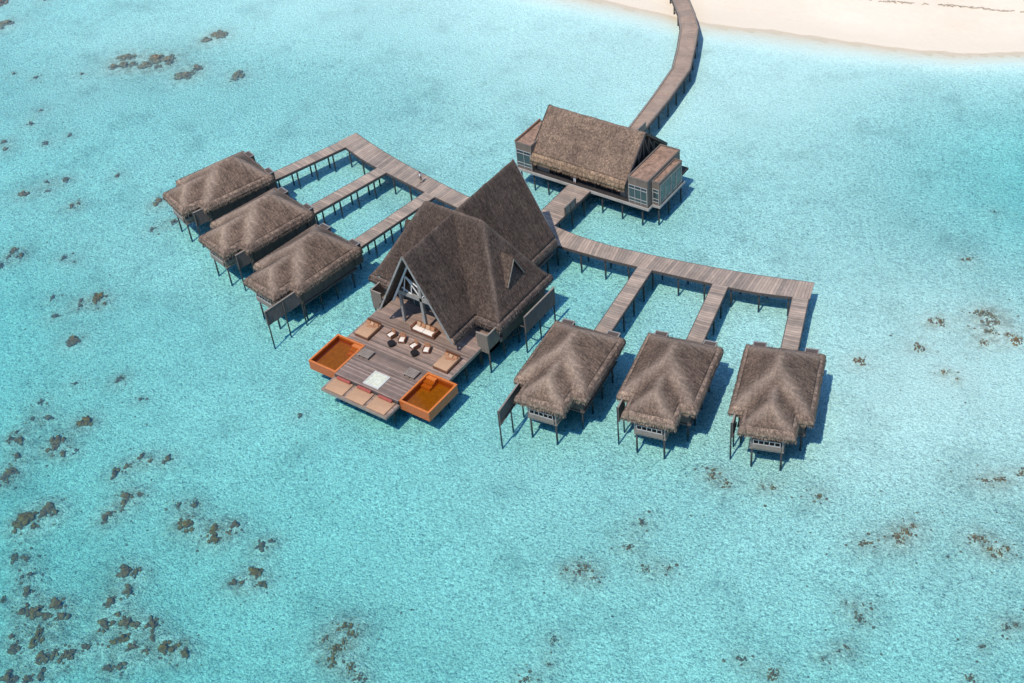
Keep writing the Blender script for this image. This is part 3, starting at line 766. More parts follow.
# ------------------------------------------------------------------ jetties
def walkway(name, left, right, label, group, top=ZD, mat='deck', piles=None, thick=.16, curb=False, cat='jetty', pz=None):
    """left / right: matching point lists; parts: deck, edge beams, piles"""
    root = empty(name, (0, 0, 0)); tag(root, label, cat, group)
    zz = [p[2] if len(p) > 2 else top for p in left]
    b = MB(); u = 0; n = len(left); us = [0]
    for i in range(n-1):
        m0 = Vector(left[i][:2]).lerp(Vector(right[i][:2]), .5); m1 = Vector(left[i+1][:2]).lerp(Vector(right[i+1][:2]), .5)
        us.append(us[-1]+(m1-m0).length)
    def P(side, i, z): return (side[i][0], side[i][1], zz[i]+z)
    for i in range(n-1):
        w0 = (Vector(left[i][:2])-Vector(right[i][:2])).length; w1 = (Vector(left[i+1][:2])-Vector(right[i+1][:2])).length
        b.poly([P(right, i, 0), P(right, i+1, 0), P(left, i+1, 0), P(left, i, 0)], [(us[i], 0), (us[i+1], 0), (us[i+1], w1), (us[i], w0)])
        b.poly([P(left, i, -thick), P(left, i+1, -thick), P(right, i+1, -thick), P(right, i, -thick)])
        b.poly([P(left, i, 0), P(left, i+1, 0), P(left, i+1, -thick), P(left, i, -thick)])
        b.poly([P(right, i+1, 0), P(right, i, 0), P(right, i, -thick), P(right, i+1, -thick)])
    b.poly([P(right, 0, 0), P(left, 0, 0), P(left, 0, -thick), P(right, 0, -thick)])
    b.poly([P(left, n-1, 0), P(right, n-1, 0), P(right, n-1, -thick), P(left, n-1, -thick)])
    b.build('deck', M[mat], root)
    for side, other in ((left, right), (right, left)):
        e = MB()
        for i in range(n-1):
            a = Vector((side[i][0], side[i][1], zz[i]-.19)); c = Vector((side[i+1][0], side[i+1][1], zz[i+1]-.19))
            inn = (Vector((other[i][0], other[i][1], 0))-Vector((side[i][0], side[i][1], 0))).normalized()
            e.bar(a-inn*.05, c-inn*.05, .09, .34)
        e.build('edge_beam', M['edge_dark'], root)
        if curb:
            e = MB()
            for i in range(n-1):
                a = Vector((side[i][0], side[i][1], zz[i]+.07)); c = Vector((side[i+1][0], side[i+1][1], zz[i+1]+.07))
                inn = (Vector((other[i][0], other[i][1], 0))-Vector((side[i][0], side[i][1], 0))).normalized()
                e.bar(a+inn*.14, c+inn*.14, .2, .12)
            e.build('kerb_rail', M['edge'], root)
    # piles in pairs
    for s in piles or []:
        for i in range(n-1):
            if us[i] <= s <= us[i+1]:
                t = (s-us[i])/(us[i+1]-us[i]); break
        else: continue
        l = Vector(left[i][:2]).lerp(Vector(left[i+1][:2]), t); r = Vector(right[i][:2]).lerp(Vector(right[i+1][:2]), t)
        z = zz[i]+(zz[i+1]-zz[i])*t
        cb = MB(); q = (r-l).normalized()
        cb.bar((l.x+q.x*.05, l.y+q.y*.05, z-.30), (r.x-q.x*.05, r.y-q.y*.05, z-.30), .14, .22); cb.build('cross_beam', M['edge_dark'], root)
        for p, sg in ((l, 1), (r, -1)):
            p = p+q*sg*.18; pile(root, p.x, p.y, z-.18)
    return root

# wings of the main jetty (mirrored about the axis x = 0)
OUT = [(1.97, 29.3), (5.8, 29.0), (10.5, 29.2), (15.8, 29.98), (21.1, 30.95), (25.5, 31.85), (29.6, 32.85), (34.75, 34.35)]
INN = [(1.97, 26.15), (6.2, 26.30), (11.2, 26.72), (15.9, 27.33), (21.2, 28.12), (25.6, 28.85), (29.9, 29.70), (35.55, 31.50)]
def densify(pts, k=3):
    o = []
    n = len(pts)
    for i in range(n-1):
        p0, p1, p2, p3 = [Vector(pts[max(0, min(n-1, j))]) for j in (i-1, i, i+1, i+2)]
        for q in range(k):
            t = q/k
            o.append(tuple(.5*((2*p1)+(p2-p0)*t+(2*p0-5*p1+4*p2-p3)*t*t+(3*p1-p0-3*p2+p3)*t**3)))
    o.append(tuple(pts[-1])); return o
for sgn, w in ((1, 'right'), (-1, 'left')):
    l = densify([(sgn*x, y) for x, y in OUT]); r = densify([(sgn*x, y) for x, y in INN])
    if sgn < 0: l, r = r, l
    walkway('jetty', l, r, 'wide plank jetty curving out to the three thatched villas on the '+w, 'wings of the main jetty', piles=[2.2+3.25*i for i in range(11)]+[34.6])
# branches to the villas
VILLAS = [  # back eave centre, fan angle, order word, jetty start (inner, outer corner)
    ((18.75, 11.75), 7.6, ((15.35, 27.25), (17.12, 27.5))),
    ((28.15, 15.55), 12.2, ((24.65, 28.65), (26.42, 28.98))),
    ((38.25, 19.45), 18.0, ((33.72, 30.9), (35.42, 31.4)))]
words = ['nearest the main villa', 'between its two neighbours', 'farthest from the main villa']
for sgn, w in ((1, 'right'), (-1, 'left')):
    for k, ((bx, by), ang, (si, so)) in enumerate(VILLAS):
        d = Vector((math.sin(RAD(ang)), -math.cos(RAD(ang))))
        a, c = Vector(si), Vector(so)
        L = (a-Vector((bx, by))).dot(-d) + .2
        a2 = a + d*L; c2 = c + d*(L+.3)
        a = a - d*.08; c = c - d*.08
        l = [(sgn*c.x, c.y), (sgn*c2.x, c2.y)]; r = [(sgn*a.x, a.y), (sgn*a2.x, a2.y)]
        if sgn < 0: l, r = r, l
        walkway('branch_jetty', l, r, 'narrow plank branch jetty on the %s, %s' % (w, words[k]), 'branch jetties to the villas', top=ZD-.012, piles=[2.2+2.9*i for i in range(5) if 2.2+2.9*i < L-.6])
# link from the hub to the pavilion
walkway('jetty', [(-1.19, 24.0), (-1.19, 29.3), (-1.25, 33.5), (-1.3, 37.75)], [(1.95, 24.0), (1.95, 29.3), (1.95, 33.5), (1.95, 37.75)],
        'short straight jetty joining the main villa to the entrance pavilion', 'wings of the main jetty', top=ZD-.006, piles=[6.8, 9.6, 12.4])
# bridge to the beach
BL = [(-1.05, 49.6), (-1.39, 53.0), (-2.55, 61.2), (-3.95, 69.2), (-6.14, 74.5), (-8.45, 79.5), (-11.0, 83.4), (-14.2, 87.2), (-20.0, 94.0), (-25, 100, 1.75)]
BR = [(1.0, 49.6), (.8, 53.9), (-.06, 61.8), (-1.39, 69.9), (-3.75, 75.7), (-6.2, 81.2), (-9.0, 85.0), (-12.2, 88.8), (-18.2, 95.6), (-23.2, 101.6, 1.75)]
BL = [(p[0], p[1], p[2] if len(p) > 2 else ZD) for p in BL]; BR = [(p[0], p[1], p[2] if len(p) > 2 else ZD) for p in BR]
walkway('footbridge', BL, BR, 'long curved timber footbridge running from the pavilion to the sandy beach', None, mat='deck_bridge', curb=True, cat='bridge', piles=[5.2+3.25*i for i in range(13)])

# ------------------------------------------------------------------ side villas
ZE, ZR = 5.0, 7.55
def villa_roof_fn(x, y):
    main = abs(x) <= 3.78+1e-6 and -9.4-1e-6 <= y <= 1e-6
    porch = abs(x) <= 2.38+1e-6 and -12.0-1e-6 <= y <= -9.4+1e-6
    if not (main or porch): return None
    pl = [ZE+(x+3.78)*.68, ZE+(3.78-x)*.68, ZE-y*.90, ZE+(y+9.4)*.66]
    pp = [ZE+(x+2.38)*.68, ZE+(2.38-x)*.68, ZE+(y+12.0)*.80]
    zm = smin(*pl) if main else -9
    zp = smin(*pp) if abs(x) <= 2.38+1e-6 and y < -6.0 else -9
    if zm >= zp: return zm, cap_of(pl, .75)
    return zp, cap_of(pp, .65)
def make_villa():
    t = empty('thatched_villa')
    xs = grid(-3.78, 3.78, .17, -2.38, 2.38); ys = grid(-12.0, 0, .17, -9.4)
    rf = heightfield('roof', xs, ys, villa_roof_fn, M['thatch_villa'], t)
    path = [(-3.78, 0), (-3.78, -9.4), (-2.38, -9.4), (-2.38, -12.0), (2.38, -12.0), (2.38, -9.4), (3.78, -9.4), (3.78, 0)]
    skirt('eave_fringe', [(x, y, ZE-.02) for x, y in path], True, M['fringe_villa'], rf, seed=4, out=(.40, .54), down=(.28, .98))
    # body
    b = MB(); b.box(-3.35, 3.35, -8.9, -.45, 1.72, 4.75); b.build('wall', M['wall'], t)
    for sx in (-1, 1):
        for k in range(6):
            q = MB(); y = -8.8+k*1.66
            q.box(sx*3.352-.05, sx*3.352+.05, y-.05, y+.05, 1.66, 4.5); q.build('wall_batten', M['edge_dark'], t)
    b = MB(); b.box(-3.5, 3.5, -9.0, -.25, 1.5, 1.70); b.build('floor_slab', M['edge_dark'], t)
    # sea side porch with white balustrade above a boarded box
    b = MB(); b.box(-1.75, 1.75, -12.0, -9.02, 1.72, 1.9); b.build('porch_floor', M['edge'], t)
    for (x, y) in ((-1.6, -11.9), (1.6, -11.9)):
        b = MB(); b.box(x-.07, x+.07, y-.07, y+.07, 1.9, 4.6)
        b.build('porch_post', M['grey_wood'], t)
    b = MB(); b.box(-1.5, 1.5, -12.15, -12.05, 2.05, 2.60); b.box(1.62, 1.7, -12.0, -9.1, 2.0, 2.60); b.box(-1.7, -1.62, -12.0, -9.1, 2.0, 2.60)
    b.build('porch_parapet', M['wall_pale'], t)
    b = MB()
    b.box(-1.4, 1.4, -12.14, -12.06, 3.20, 3.27); b.box(-1.4, 1.4, -12.14, -12.06, 2.62, 2.69)
    for k in range(6): b.box(-1.4+k*.544, -1.32+k*.544, -12.13, -12.07, 2.68, 3.21)
    for sx in (-1, 1):
        b.box(sx*1.66-.04, sx*1.66+.04, -12.0, -9.1, 3.20, 3.27)
        for k in range(4): b.box(sx*1.66-.03, sx*1.66+.03, -11.4+k*.6, -11.34+k*.6, 2.62, 3.21)
    b.build('balustrade', M['worn_white'], t)
    b = MB(); b.box(-1.6, 1.6, -9.0, -8.93, 1.95, 4.2); b.build('porch_window', M['glass'], t)
    # two low roofless closets at the back corners with pale coping
    for sx in (-1, 1):
        cx = sx*2.75
        b = MB(); b.box(cx-.7, cx+.7, -.30, .95, 1.9, 4.75); b.build('entry_screen', M['wall'], t)
        c = MB()
        c.box(cx-.74, cx+.74, .86, .99, 4.752, 4.83); c.box(cx-.74, cx-.62, -.25, .858, 4.752, 4.83); c.box(cx+.62, cx+.74, -.25, .858, 4.752, 4.83)
        c.build('coping', M['grey_wood'], t)
    for x in (-3.1, 3.1):
        for y in (-8.7, -6.2, -3.7, -.9): pile(t, x, y, 1.52)
    for x in (-1.5, 1.5): pile(t, x, -11.8, 1.74)
    pile(t, 0, -4.9, 1.52)
    return t
def fence(sx, y0, y1):
    """boarded privacy fence on its own piles, on the side towards the main villa"""
    t = empty('privacy_fence')
    X = sx*3.62
    b = MB(); n = int((y1-y0)/.21)
    for k in range(n):
        a = y0+(y1-y0)*k/n; c = y0+(y1-y0)*(k+.93)/n
        b.box(X-.05-.012*(k % 2), X+.05, a, c, 2.22+.03*math.sin(k*5), 4.28+.035*math.sin(k*7.3))
    b.build('board_panel', M['fence'], t)
    b = MB(); b.box(X-.09, X+.09, y0, y1, 4.315, 4.40); b.build('cap_rail', M['edge'], t)
    b = MB(); b.box(X+sx*-.13-.05, X+sx*-.13+.05, y0, y1, 2.5, 2.62); b.build('lower_rail', M['edge_dark'], t)
    for y in ((y0+.05, (y0+y1)/2, y1-.1) if y1-y0 > 3 else (y0+.05, y1-.1)): pile(t, X+sx*.14, y, 4.25, r=.085)
    return t
proto_v = make_villa()
ord_ = ['nearest the main villa', 'in the middle of the three', 'farthest from the main villa']
first = True
SHIFT = {(1, 0): (-.55, .35), (1, 1): (.05, 0), (1, 2): (0, 0), (-1, 0): (0, 0), (-1, 1): (-1.05, -1.1), (-1, 2): (-1.05, -1.1)}
for sgn, w in ((1, 'right'), (-1, 'left')):
    fshort = None
    for k, ((bx, by), ang, _) in enumerate(VILLAS):
        o = proto_v if first else copy_tree(proto_v); first = False
        lx, ly = SHIFT[(sgn, k)]; an = sgn*RAD(ang)
        px, py = sgn*bx + lx*math.cos(an)-ly*math.sin(an), by + lx*math.sin(an)+ly*math.cos(an)
        if sgn < 0: px += (.12, .5, .5)[k]; py += (.10, .35, .35)[k]
        o.location = (px, py, 0); o.rotation_euler = (0, 0, an)
        tag(o, 'brown thatched villa on stilts, %s on the %s side' % (ord_[k], w), 'villa', 'thatched water villas')
        if k == 0: f = fence(-sgn, -14.6, -9.35)
        elif fshort is None: f = fshort = fence(-sgn, -11.3, -9.35)
        else: f = copy_tree(fshort)
        f.location = (px, py, 0); f.rotation_euler = (0, 0, an)
        tag(f, ('long' if k == 0 else 'short')+' dark boarded fence beside the %s villa %s' % (w, ord_[k].replace('of the three', 'of its three')), 'fence', 'privacy fences beside the villas')

# ------------------------------------------------------------------ main villa
YG0, YG1 = 3.75, 24.9; HX, HXL, HY0, HY1, GE = 8.75, 9.9, 8.15, 18.35, 5.3
ZT = 14.3; GS = (ZT-4.2)/GE; GL = -4.8
def main_fn(x, y):
    ing = (GL if y < HY0-1e-6 else -GE)-1e-6 <= x <= GE+1e-6 and YG0-1e-6 <= y <= YG1+1e-6
    inh = -HXL-1e-6 <= x <= HX+1e-6 and HY0-1e-6 <= y <= HY1+1e-6
    if not (ing or inh): return None
    zg = zh = -9
    if ing:
        pg = [ZT-GS*x, ZT+GS*x]; zg = smin(*pg) + .38*math.exp(-((GE if (x > 0 or y > HY0) else -GL)-abs(x))/.55)
    if inh:
        ph = [4.5+(y-HY0)*2.0, 4.5+(HY1-y)*1.92, 4.5+(HX-x)*2.15 if x > 0 else 4.5+(HXL+x)*1.71]
        zh = smin(ph[0], ph[1], ph[2]) + .38*math.exp(-min(y-HY0, HY1-y, HX-x if x > 0 else HXL+x)/.55)
    if zg >= zh: return zg, cap_of(pg, .7)*.8
    return zh, cap_of(ph, .8)*.9
mv = empty('main_villa', (0, 0, 0))
tag(mv, 'tall steep thatched main villa with crossed gables, in the centre of the resort', 'villa')
xs = grid(-HXL, HX, .16, -GE, GE, 0, GL); ys = grid(YG0, YG1, .16, HY0, HY1)
rf = heightfield('roof', xs, ys, main_fn, M['thatch_main'], mv, thick=.34, wob=.06)
for sx in (1, -1):
    pth = [(GE, YG0+.1, 4.2), (GE, HY0, 4.2), (GE+.4, HY0, 4.5), ((HX if sx > 0 else HXL), HY0, 4.5), ((HX if sx > 0 else HXL), HY1, 4.5), (GE, HY1, 4.3), (GE, YG1-.1, 4.2)]
    if sx < 0: pth = [(-GL, YG0+.1, ZT+GS*GL), (-GL, HY0, ZT+GS*GL)] + pth[2:]
    pth = [(sx*x, y, z) for x, y, z in pth]
    if sx < 0: pth = pth[::-1]
    skirt('eave_fringe', [(p[0], p[1], p[2]+.30) for p in pth], False, M['fringe_main'], rf, seed=6+sx, out=(.22, .30), down=(.28, .95), rag=.07)
# verge boards
for yv, so in ((YG0, -1), (YG1, 1)):
    for sx in (1, -1):
        b = MB(); ex = GE if (sx > 0 or so > 0) else -GL
        b.bar((0, yv+so*.06, ZT-.20), (sx*(ex+.12), yv+so*.06, ZT-GS*(ex+.12)-.20), .08, .21)
        b.build('verge_board', M['grey_wood'], mv)
# dormers on the two hip ends
for sx in (1, -1):
    RX = 7.72; A = Vector((sx*5.9, 13.35, 10.25)); B = Vector((sx*RX, 13.35, 10.10))
    b = MB()
    for s2 in (-1, 1):
        foot = Vector((sx*RX, 13.35+s2*1.62, 7.0)); inner = Vector((sx*5.9, 13.35, 10.3))
        nn = 10
        base_in = Vector((sx*7.45, 13.35+s2*1.62, 7.05))
        q = [A, B, foot, base_in]
        th = Vector((0, s2*.10, .16))
        T = [p+th for p in q]
        for f in ((T[0], T[1], T[2], T[3]), (q[3], q[2], q[1], q[0]), (q[1], T[1], T[0], q[0]), (q[2], T[2], T[1], q[1]), (q[3], T[3], T[2], q[2])):
            b.poly(f, [(p.x*1.0, p.z) for p in f])
    d = b.build('dormer', M['thatch_main'], mv)
    b = MB(); zz = 9.6
    b.poly([(sx*7.35, 13.35-1.35, 7.25), (sx*7.35, 13.35+1.35, 7.25), (sx*7.35, 13.35, 9.75)])
    b.poly([(sx*7.25, 13.35-1.35, 7.25), (sx*7.25, 13.35, 9.75), (sx*7.25, 13.35+1.35, 7.25)])
    for k in range(5): b.bar((sx*7.42, 13.35-1.15+.25*k, 7.4+.5*k), (sx*7.42, 13.35+1.15-.25*k, 7.4+.5*k), .06, .10)
    b.build('louvre', M['wall'], d)
    b = MB()
    for s2 in (-1, 1): b.bar((sx*(RX+.04), 13.35, 10.07), (sx*(RX+.04), 13.35+s2*1.62, 7.05), .08, .13)
    b.build('dormer_verge', M['edge'], d)
# body
b = MB(); b.box(-9.4, 8.4, 9.0, 17.7, 1.72, 4.9); b.build('wall', M['wall'], mv)
b = MB(); b.box(-4.6, 4.6, 17.72, 24.0, 2.28, 5.0); b.build('rear_wall', M['wall'], mv)
b = MB(); b.poly([(-4.75, 24.05, 5.0), (4.75, 24.05, 5.0), (0, 24.05, 14.0)]); b.poly([(-4.75, 23.95, 5.0), (0, 23.95, 14.0), (4.75, 23.95, 5.0)]); b.build('rear_gable', M['wall'], mv)
b = MB()
for k in range(9):
    x = -8.0+k*2.0
    b.box(x-.07, x+.07, 8.86, 8.995, 2.21, 4.7)
b.build('wall_post', M['grey_wood'], mv)
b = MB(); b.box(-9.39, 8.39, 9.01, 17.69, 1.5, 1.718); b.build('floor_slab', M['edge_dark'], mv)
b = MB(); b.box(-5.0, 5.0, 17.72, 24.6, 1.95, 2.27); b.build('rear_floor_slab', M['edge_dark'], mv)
# front: glazed screen, truss and posts
b = MB(); b.box(-4.3, 4.3, 8.5, 8.6, 2.28, 6.2)
b.poly([(-3.95, 8.55, 6.2), (3.95, 8.55, 6.2), (0, 8.55, 13.6)]); b.build('front_glazing', M['glass'], mv)
b = MB()
for k in range(7):
    x = -3.9+1.3*k; b.box(x-.05, x+.05, 8.40, 8.49, 2.28, 6.9)
b.box(-4.3, 4.3, 8.40, 8.49, 5.0, 5.16); b.build('glazing_frame', M['grey_wood'], mv)
YT = 5.6
b = MB(); b.bar((-3.5, YT, 6.75), (3.45, YT, 6.75), .32, .5); b.build('tie_beam', M['grey_wood'], mv)
for x in (-3.2, 0, 3.2):
    b = MB(); b.bar((x, YT+.02, 2.2), (x*.98, YT+.02, 6.5 if x else 13.3), .30 if x else .36); b.build('front_post', M['grey_wood'], mv)
b = MB()
for sx in (-1, 1):
    b.bar((0, YT-.35, 13.3), (sx*4.1, YT-.35, 5.2), .16, .22)
    b.bar((0, YT, 8.2), (sx*1.9, YT, 9.4), .10); b.bar((0, YT, 10.2), (sx*1.1, YT, 11.0), .09)
    b.bar((sx*.05, YT, 6.9), (sx*1.9, YT, 9.4), .10); b.bar((sx*1.9, YT, 9.4), (sx*2.5, YT, 6.9), .09)
    b.bar((sx*.05, YT, 9.0), (sx*1.1, YT, 11.0), .09); b.bar((sx*1.2, YT, 6.9), (sx*2.7, YT, 7.5), .09)
    b.bar((sx*1.1, YT, 8.9), (sx*1.4, YT, 6.9), .08)
b.build('truss', M['white_wood'], mv)
# screened bathing boxes at the two front corners
for sx in (1, -1):
    x0, x1 = sorted((sx*6.95, sx*8.5))
    b = MB(); b.box(x0, x1, 6.15, 6.27, 1.7, 4.35)
    b.box(x1-.12 if sx > 0 else x0, x1 if sx > 0 else x0+.12, 6.27, 8.3, 1.7, 4.35)
    b.box(x0, x1, 6.27, 8.79, 1.7, 2.2)
    pr = b.build('bath_screen', M['wall_wing'], mv)
    c = MB(); c.box(x0-.03, x1+.03, 6.12, 6.30, 4.353, 4.41)
    c.box(x1-.15 if sx > 0 else x0-.03, x1+.03 if sx > 0 else x0+.15, 6.30, 8.3, 4.353, 4.41); c.build('coping', M['edge'], mv)
for x in (-8.9, -5, 5, 8.2):
    for y in (9.2, 12.2, 15.2, 17.5): pile(mv, x, y, 1.52)
for x in (-4.4, 0, 4.4):
    for y in (20.5, 24.0): pile(mv, x, y, 1.97)
for sx in (1, -1):
    pile(mv, sx*8.35, 6.3, 1.72); pile(mv, sx*6.9, 6.3, 1.72)
    b = MB()
    for (ya, yb) in ((9.2, 12.2), (12.2, 15.2)):
        b.bar((sx*8.3, ya, .3), (sx*8.3, yb, 1.4), .09); b.bar((sx*8.3, ya, 1.4), (sx*8.3, yb, .3), .09)
    b.build('cross_brace', M['pile'], mv)
# fences along its flanks
for sx, w in ((1, 'right'), (-1, 'left')):
    t = empty('privacy_fence'); X = sx*10.2
    b = MB(); n = 30
    for k in range(n):
        a = 11.0+6.1*k/n; c = 11.0+6.1*(k+.93)/n
        b.box(X-.05, X+.05+.012*(k % 2), a, c, 1.85+.03*math.sin(k*5), 4.22+.03*math.sin(k*7.3))
    b.build('board_panel', M['fence'], t)
    b = MB(); b.box(X-.09, X+.09, 10.98, 17.12, 4.256, 4.33); b.build('cap_rail', M['edge'], t)
    for y in (11.1, 14.0, 17.0): pile(t, X+sx*-.14, y, 4.2, r=.085)
    b = MB()
    for y in (11.6, 14.05, 16.5): b.bar((X-sx*.06, y, 2.1), (sx*8.91, y, 2.1), .12)
    b.build('bracket', M['edge_dark'], t)
    tag(t, 'boarded privacy fence standing off the %s flank of the main villa' % w, 'fence', 'fences flanking the main villa')

# ------------------------------------------------------------------ sun deck
sd = empty('sun_deck'); tag(sd, 'weathered plank sun deck on piles in front of the main villa', 'deck')
b = MB(); b.box(-4.55, 4.55, -5.45, -.1, 2.02, 2.2); b.box(-7.3, 7.3, -.1, 8.79, 2.02, 2.2); b.build('deck', M['deck_main'], sd)
b = MB(); b.box(-4.6, 4.6, -7.72, -5.47, 1.59, 1.75); b.build('lower_platform', M['deck_main'], sd)
for sx in (1, -1):
    b = MB(); b.bar((sx*7.37, -.1, 1.98), (sx*7.37, 8.75, 1.98), .12, .4); b.build('edge_beam', M['edge'], sd)
    b = MB(); b.bar((sx*4.66, -7.72, 1.57), (sx*4.66, -5.5, 1.57), .1, .32); b.build('edge_beam', M['edge'], sd)
b = MB(); b.bar((-4.71, -7.78, 1.57), (4.71, -7.78, 1.57), .1, .32); b.build('edge_beam', M['edge'], sd)
b = MB(); b.bar((-4.55, -5.50, 1.965), (4.55, -5.50, 1.965), .08, .40); b.build('riser', M['edge_dark'], sd)
for x in (-6.9, -3.5, 0, 3.5, 6.9):
    for y in (.5, 3.6, 6.6): pile(sd, x, y, 2.03)
for x in (-4, 0, 4):
    for y in (-5.9, -4.2, -2.2): pile(sd, x, y, 1.60 if y < -5.5 else 2.03)
# pools
for sx, w in ((1, 'right'), (-1, 'left')):
    t = empty('plunge_pool', (sx*6.62, -2.7, 0)); tag(t, 'square orange tiled plunge pool at the %s corner of the sun deck' % w, 'pool', 'plunge pools beside the sun deck')
    hx, hy = 2.03, 2.6
    b = MB()
    b.box(-hx, hx, -hy, hy, .95, 1.25)
    b.box(-hx, -hx+.17, -hy, hy, 1.252, 2.2); b.box(hx-.17, hx, -hy, hy, 1.252, 2.2)
    b.box(-hx+.172, hx-.172, -hy, -hy+.17, 1.252, 2.2); b.box(-hx+.172, hx-.172, hy-.17, hy, 1.252, 2.2)
    b.build('basin', M['orange'], t)
    b = MB()
    b.box(-hx-.03, -hx+.2, -hy-.03, hy+.03, 2.204, 2.25); b.box(hx-.2, hx+.03, -hy-.03, hy+.03, 2.204, 2.25)
    b.box(-hx+.202, hx-.202, -hy-.03, -hy+.2, 2.204, 2.25); b.box(-hx+.202, hx-.202, hy-.2, hy+.03, 2.204, 2.25)
    b.build('rim', M['orange_rim'], t)
    b = MB(); b.box(-hx+.172, hx-.172, -hy+.172, hy-.172, 1.254, 1.30); b.build('pool_floor', M['pool_floor'], t)
    b = MB()
    sg = -sx
    for k in range(3):
        xa, xb = sorted((sg*(hx-.19), sg*(hx-.19-1.25)))
        b.box(xa, xb, hy-.19-.5*(k+1), hy-.195-.5*k, 1.304, 2.10-.24*k)
    b.build('steps', M['orange_rim'], t)
    b = MB(); b.poly([(-hx+.168, -hy+.168, 1.93), (hx-.168, -hy+.168, 1.93), (hx-.168, hy-.168, 1.93), (-hx+.168, hy-.168, 1.93)]); b.build('pool_water', M['pool_water'], t)
    for x in (-.9, .9):
        for y in (.4, 2.0): pile(t, x, y, .96)
# mattresses on the lower platform
pos = ['left', 'middle', 'right']
def soft(name, x0, x1, y0, y1, z0, z1, mat, parent, bev=.06):
    b = MB(); b.box(x0, x1, y0, y1, z0, z1); o = b.build(name, mat, parent, smooth=True, bevel=bev); return o
sp = None
for k in range(3):
    x = -3.0+3.0*k
    if sp is None:
        sp = empty('sun_mattress'); soft('cushion', -1.29, 1.29, -.98, 1.02, .01, .20, M['tan'], sp)
        b = MB(); b.tube((-.95, .92, .36), (.95, .92, .36), .19, .19, 12); b.build('bolster', M['red'], sp, smooth=False, bevel=.05)
        o = sp
    else: o = copy_tree(sp)
    o.location = (x, -6.66, 1.75)
    tag(o, 'wide tan sun mattress with red bolster, %s one of the three on the lower platform' % pos[k], 'mattress', 'sun mattresses on the lower platform')
# daybeds
def daybed():
    t = empty('daybed')
    b = MB(); b.box(-1.0, 1.0, -1.3, 1.3, .12, .34)
    for x in (-.85, .85):
        for y in (-1.15, 1.15): b.box(x-.07, x+.07, y-.07, y+.07, 0, .12)
    b.build('frame', M['brown_wood'], t)
    soft('mattress', -.95, .95, -1.25, 1.25, .342, .56, M['tan'], t)
    b = MB(); b.box(-1.0, 1.0, 1.22, 1.32, .34, .85); b.build('headboard', M['brown_wood'], t)
    for k, x in enumerate((-.6, 0, .6)):
        o = soft('pillow', -.27, .27, -.20, .20, 0, .18, M['brown_cushion'] if k != 1 else M['tan'], t, .07)
        o.location = (x, .92, .60); o.rotation_euler = (.75, 0, (.1, -.15, .12)[k])
    o = soft('throw', -.5, .55, -.16, .16, .565, .62, M['brown_cushion'], t, .02); o.location = (0.1, .45, 0); o.rotation_euler = (0, 0, .3)
    return t
db = daybed()
for sx, w in ((1, 'right'), (-1, 'left')):
    o = db if sx > 0 else copy_tree(db)
    o.location = (sx*5.72, 1.95, 2.2)
    tag(o, 'brown framed tan daybed with pillows at the %s edge of the sun deck' % w, 'daybed', 'daybeds on the sun deck')
# sofa
t = empty('sofa', (.2, 5.15, 2.2)); tag(t, 'dark brown sofa with white seat and tan pillows under the front gable', 'sofa')
b = MB(); b.box(-1.7, 1.7, -.6, .55, .06, .32); b.box(-1.7, -1.45, -.6, .55, .322, .72); b.box(1.45, 1.7, -.6, .55, .322, .72); b.box(-1.447, 1.447, .35, .55, .322, .9)
b.build('frame', M['brown_wood'], t, bevel=.03)
for x in (-.72, .72): soft('seat_cushion', x-.70, x+.70, -.56, .30, .325, .55, M['white_cushion'], t)
for k, x in enumerate((-.95, -.3, .35, 1.0)):
    o = soft('pillow', -.29, .29, -.1, .1, -.26, .26, M['brown_cushion'] if k % 2 else M['tan'], t, .06); o.location = (x, .18, .80); o.rotation_euler = (-.45, 0, .12*(k-1.5))
# armchairs and side tables
def armchair():
    t = empty('armchair')
    b = MB(); b.box(-.42, .42, -.40, .42, .10, .30); b.box(-.42, -.32, -.40, .42, .302, .56); b.box(.32, .42, -.40, .42, .302, .56)
    for x in (-.36, .36):
        for y in (-.34, .36): b.box(x-.04, x+.04, y-.04, y+.04, 0, .1)
    b.build('frame', M['brown_wood'], t)
    b = MB(); b.box(-.317, .317, .32, .42, .302, 1.0); b.build('backrest', M['brown_cushion'], t)
    soft('seat_cushion', -.31, .31, -.42, .30, .304, .48, M['white_cushion'], t, .05)
    return t
ac = armchair()
chairs = [(-2.75, 2.65, -.25, 'armchair at the left end of the row facing the sea'), (-1.15, 2.6, .35, 'second armchair from the left, right of the left black table'),
          (.75, 2.4, -.25, 'third armchair from the left, left of the right black table'), (2.4, 2.6, .35, 'armchair at the right end of the row facing the sea')]
for k, (x, y, r, lab) in enumerate(chairs):
    o = ac if k == 0 else copy_tree(ac); o.location = (x, y, 2.2); o.rotation_euler = (0, 0, r)
    tag(o, 'brown white cushioned ' + lab, 'armchair', 'armchairs on the sun deck')
def round_table():
    t = empty('side_table')
    b = MB(); b.tube((0, 0, .40), (0, 0, .47), .46, .46, 20); b.build('top', M['black'], t)
    b = MB(); b.tube((0, 0, 0), (0, 0, .398), .36, .42, 20); b.build('drum', M['black'], t)
    return t
rt = round_table()
for k, (x, w) in enumerate(((-1.85, 'left'), (1.5, 'right'))):
    o = rt if k == 0 else copy_tree(rt); o.location = (x, 1.45, 2.2)
    tag(o, 'low round black drum table between the %s pair of armchairs' % w, 'table', 'black drum tables')
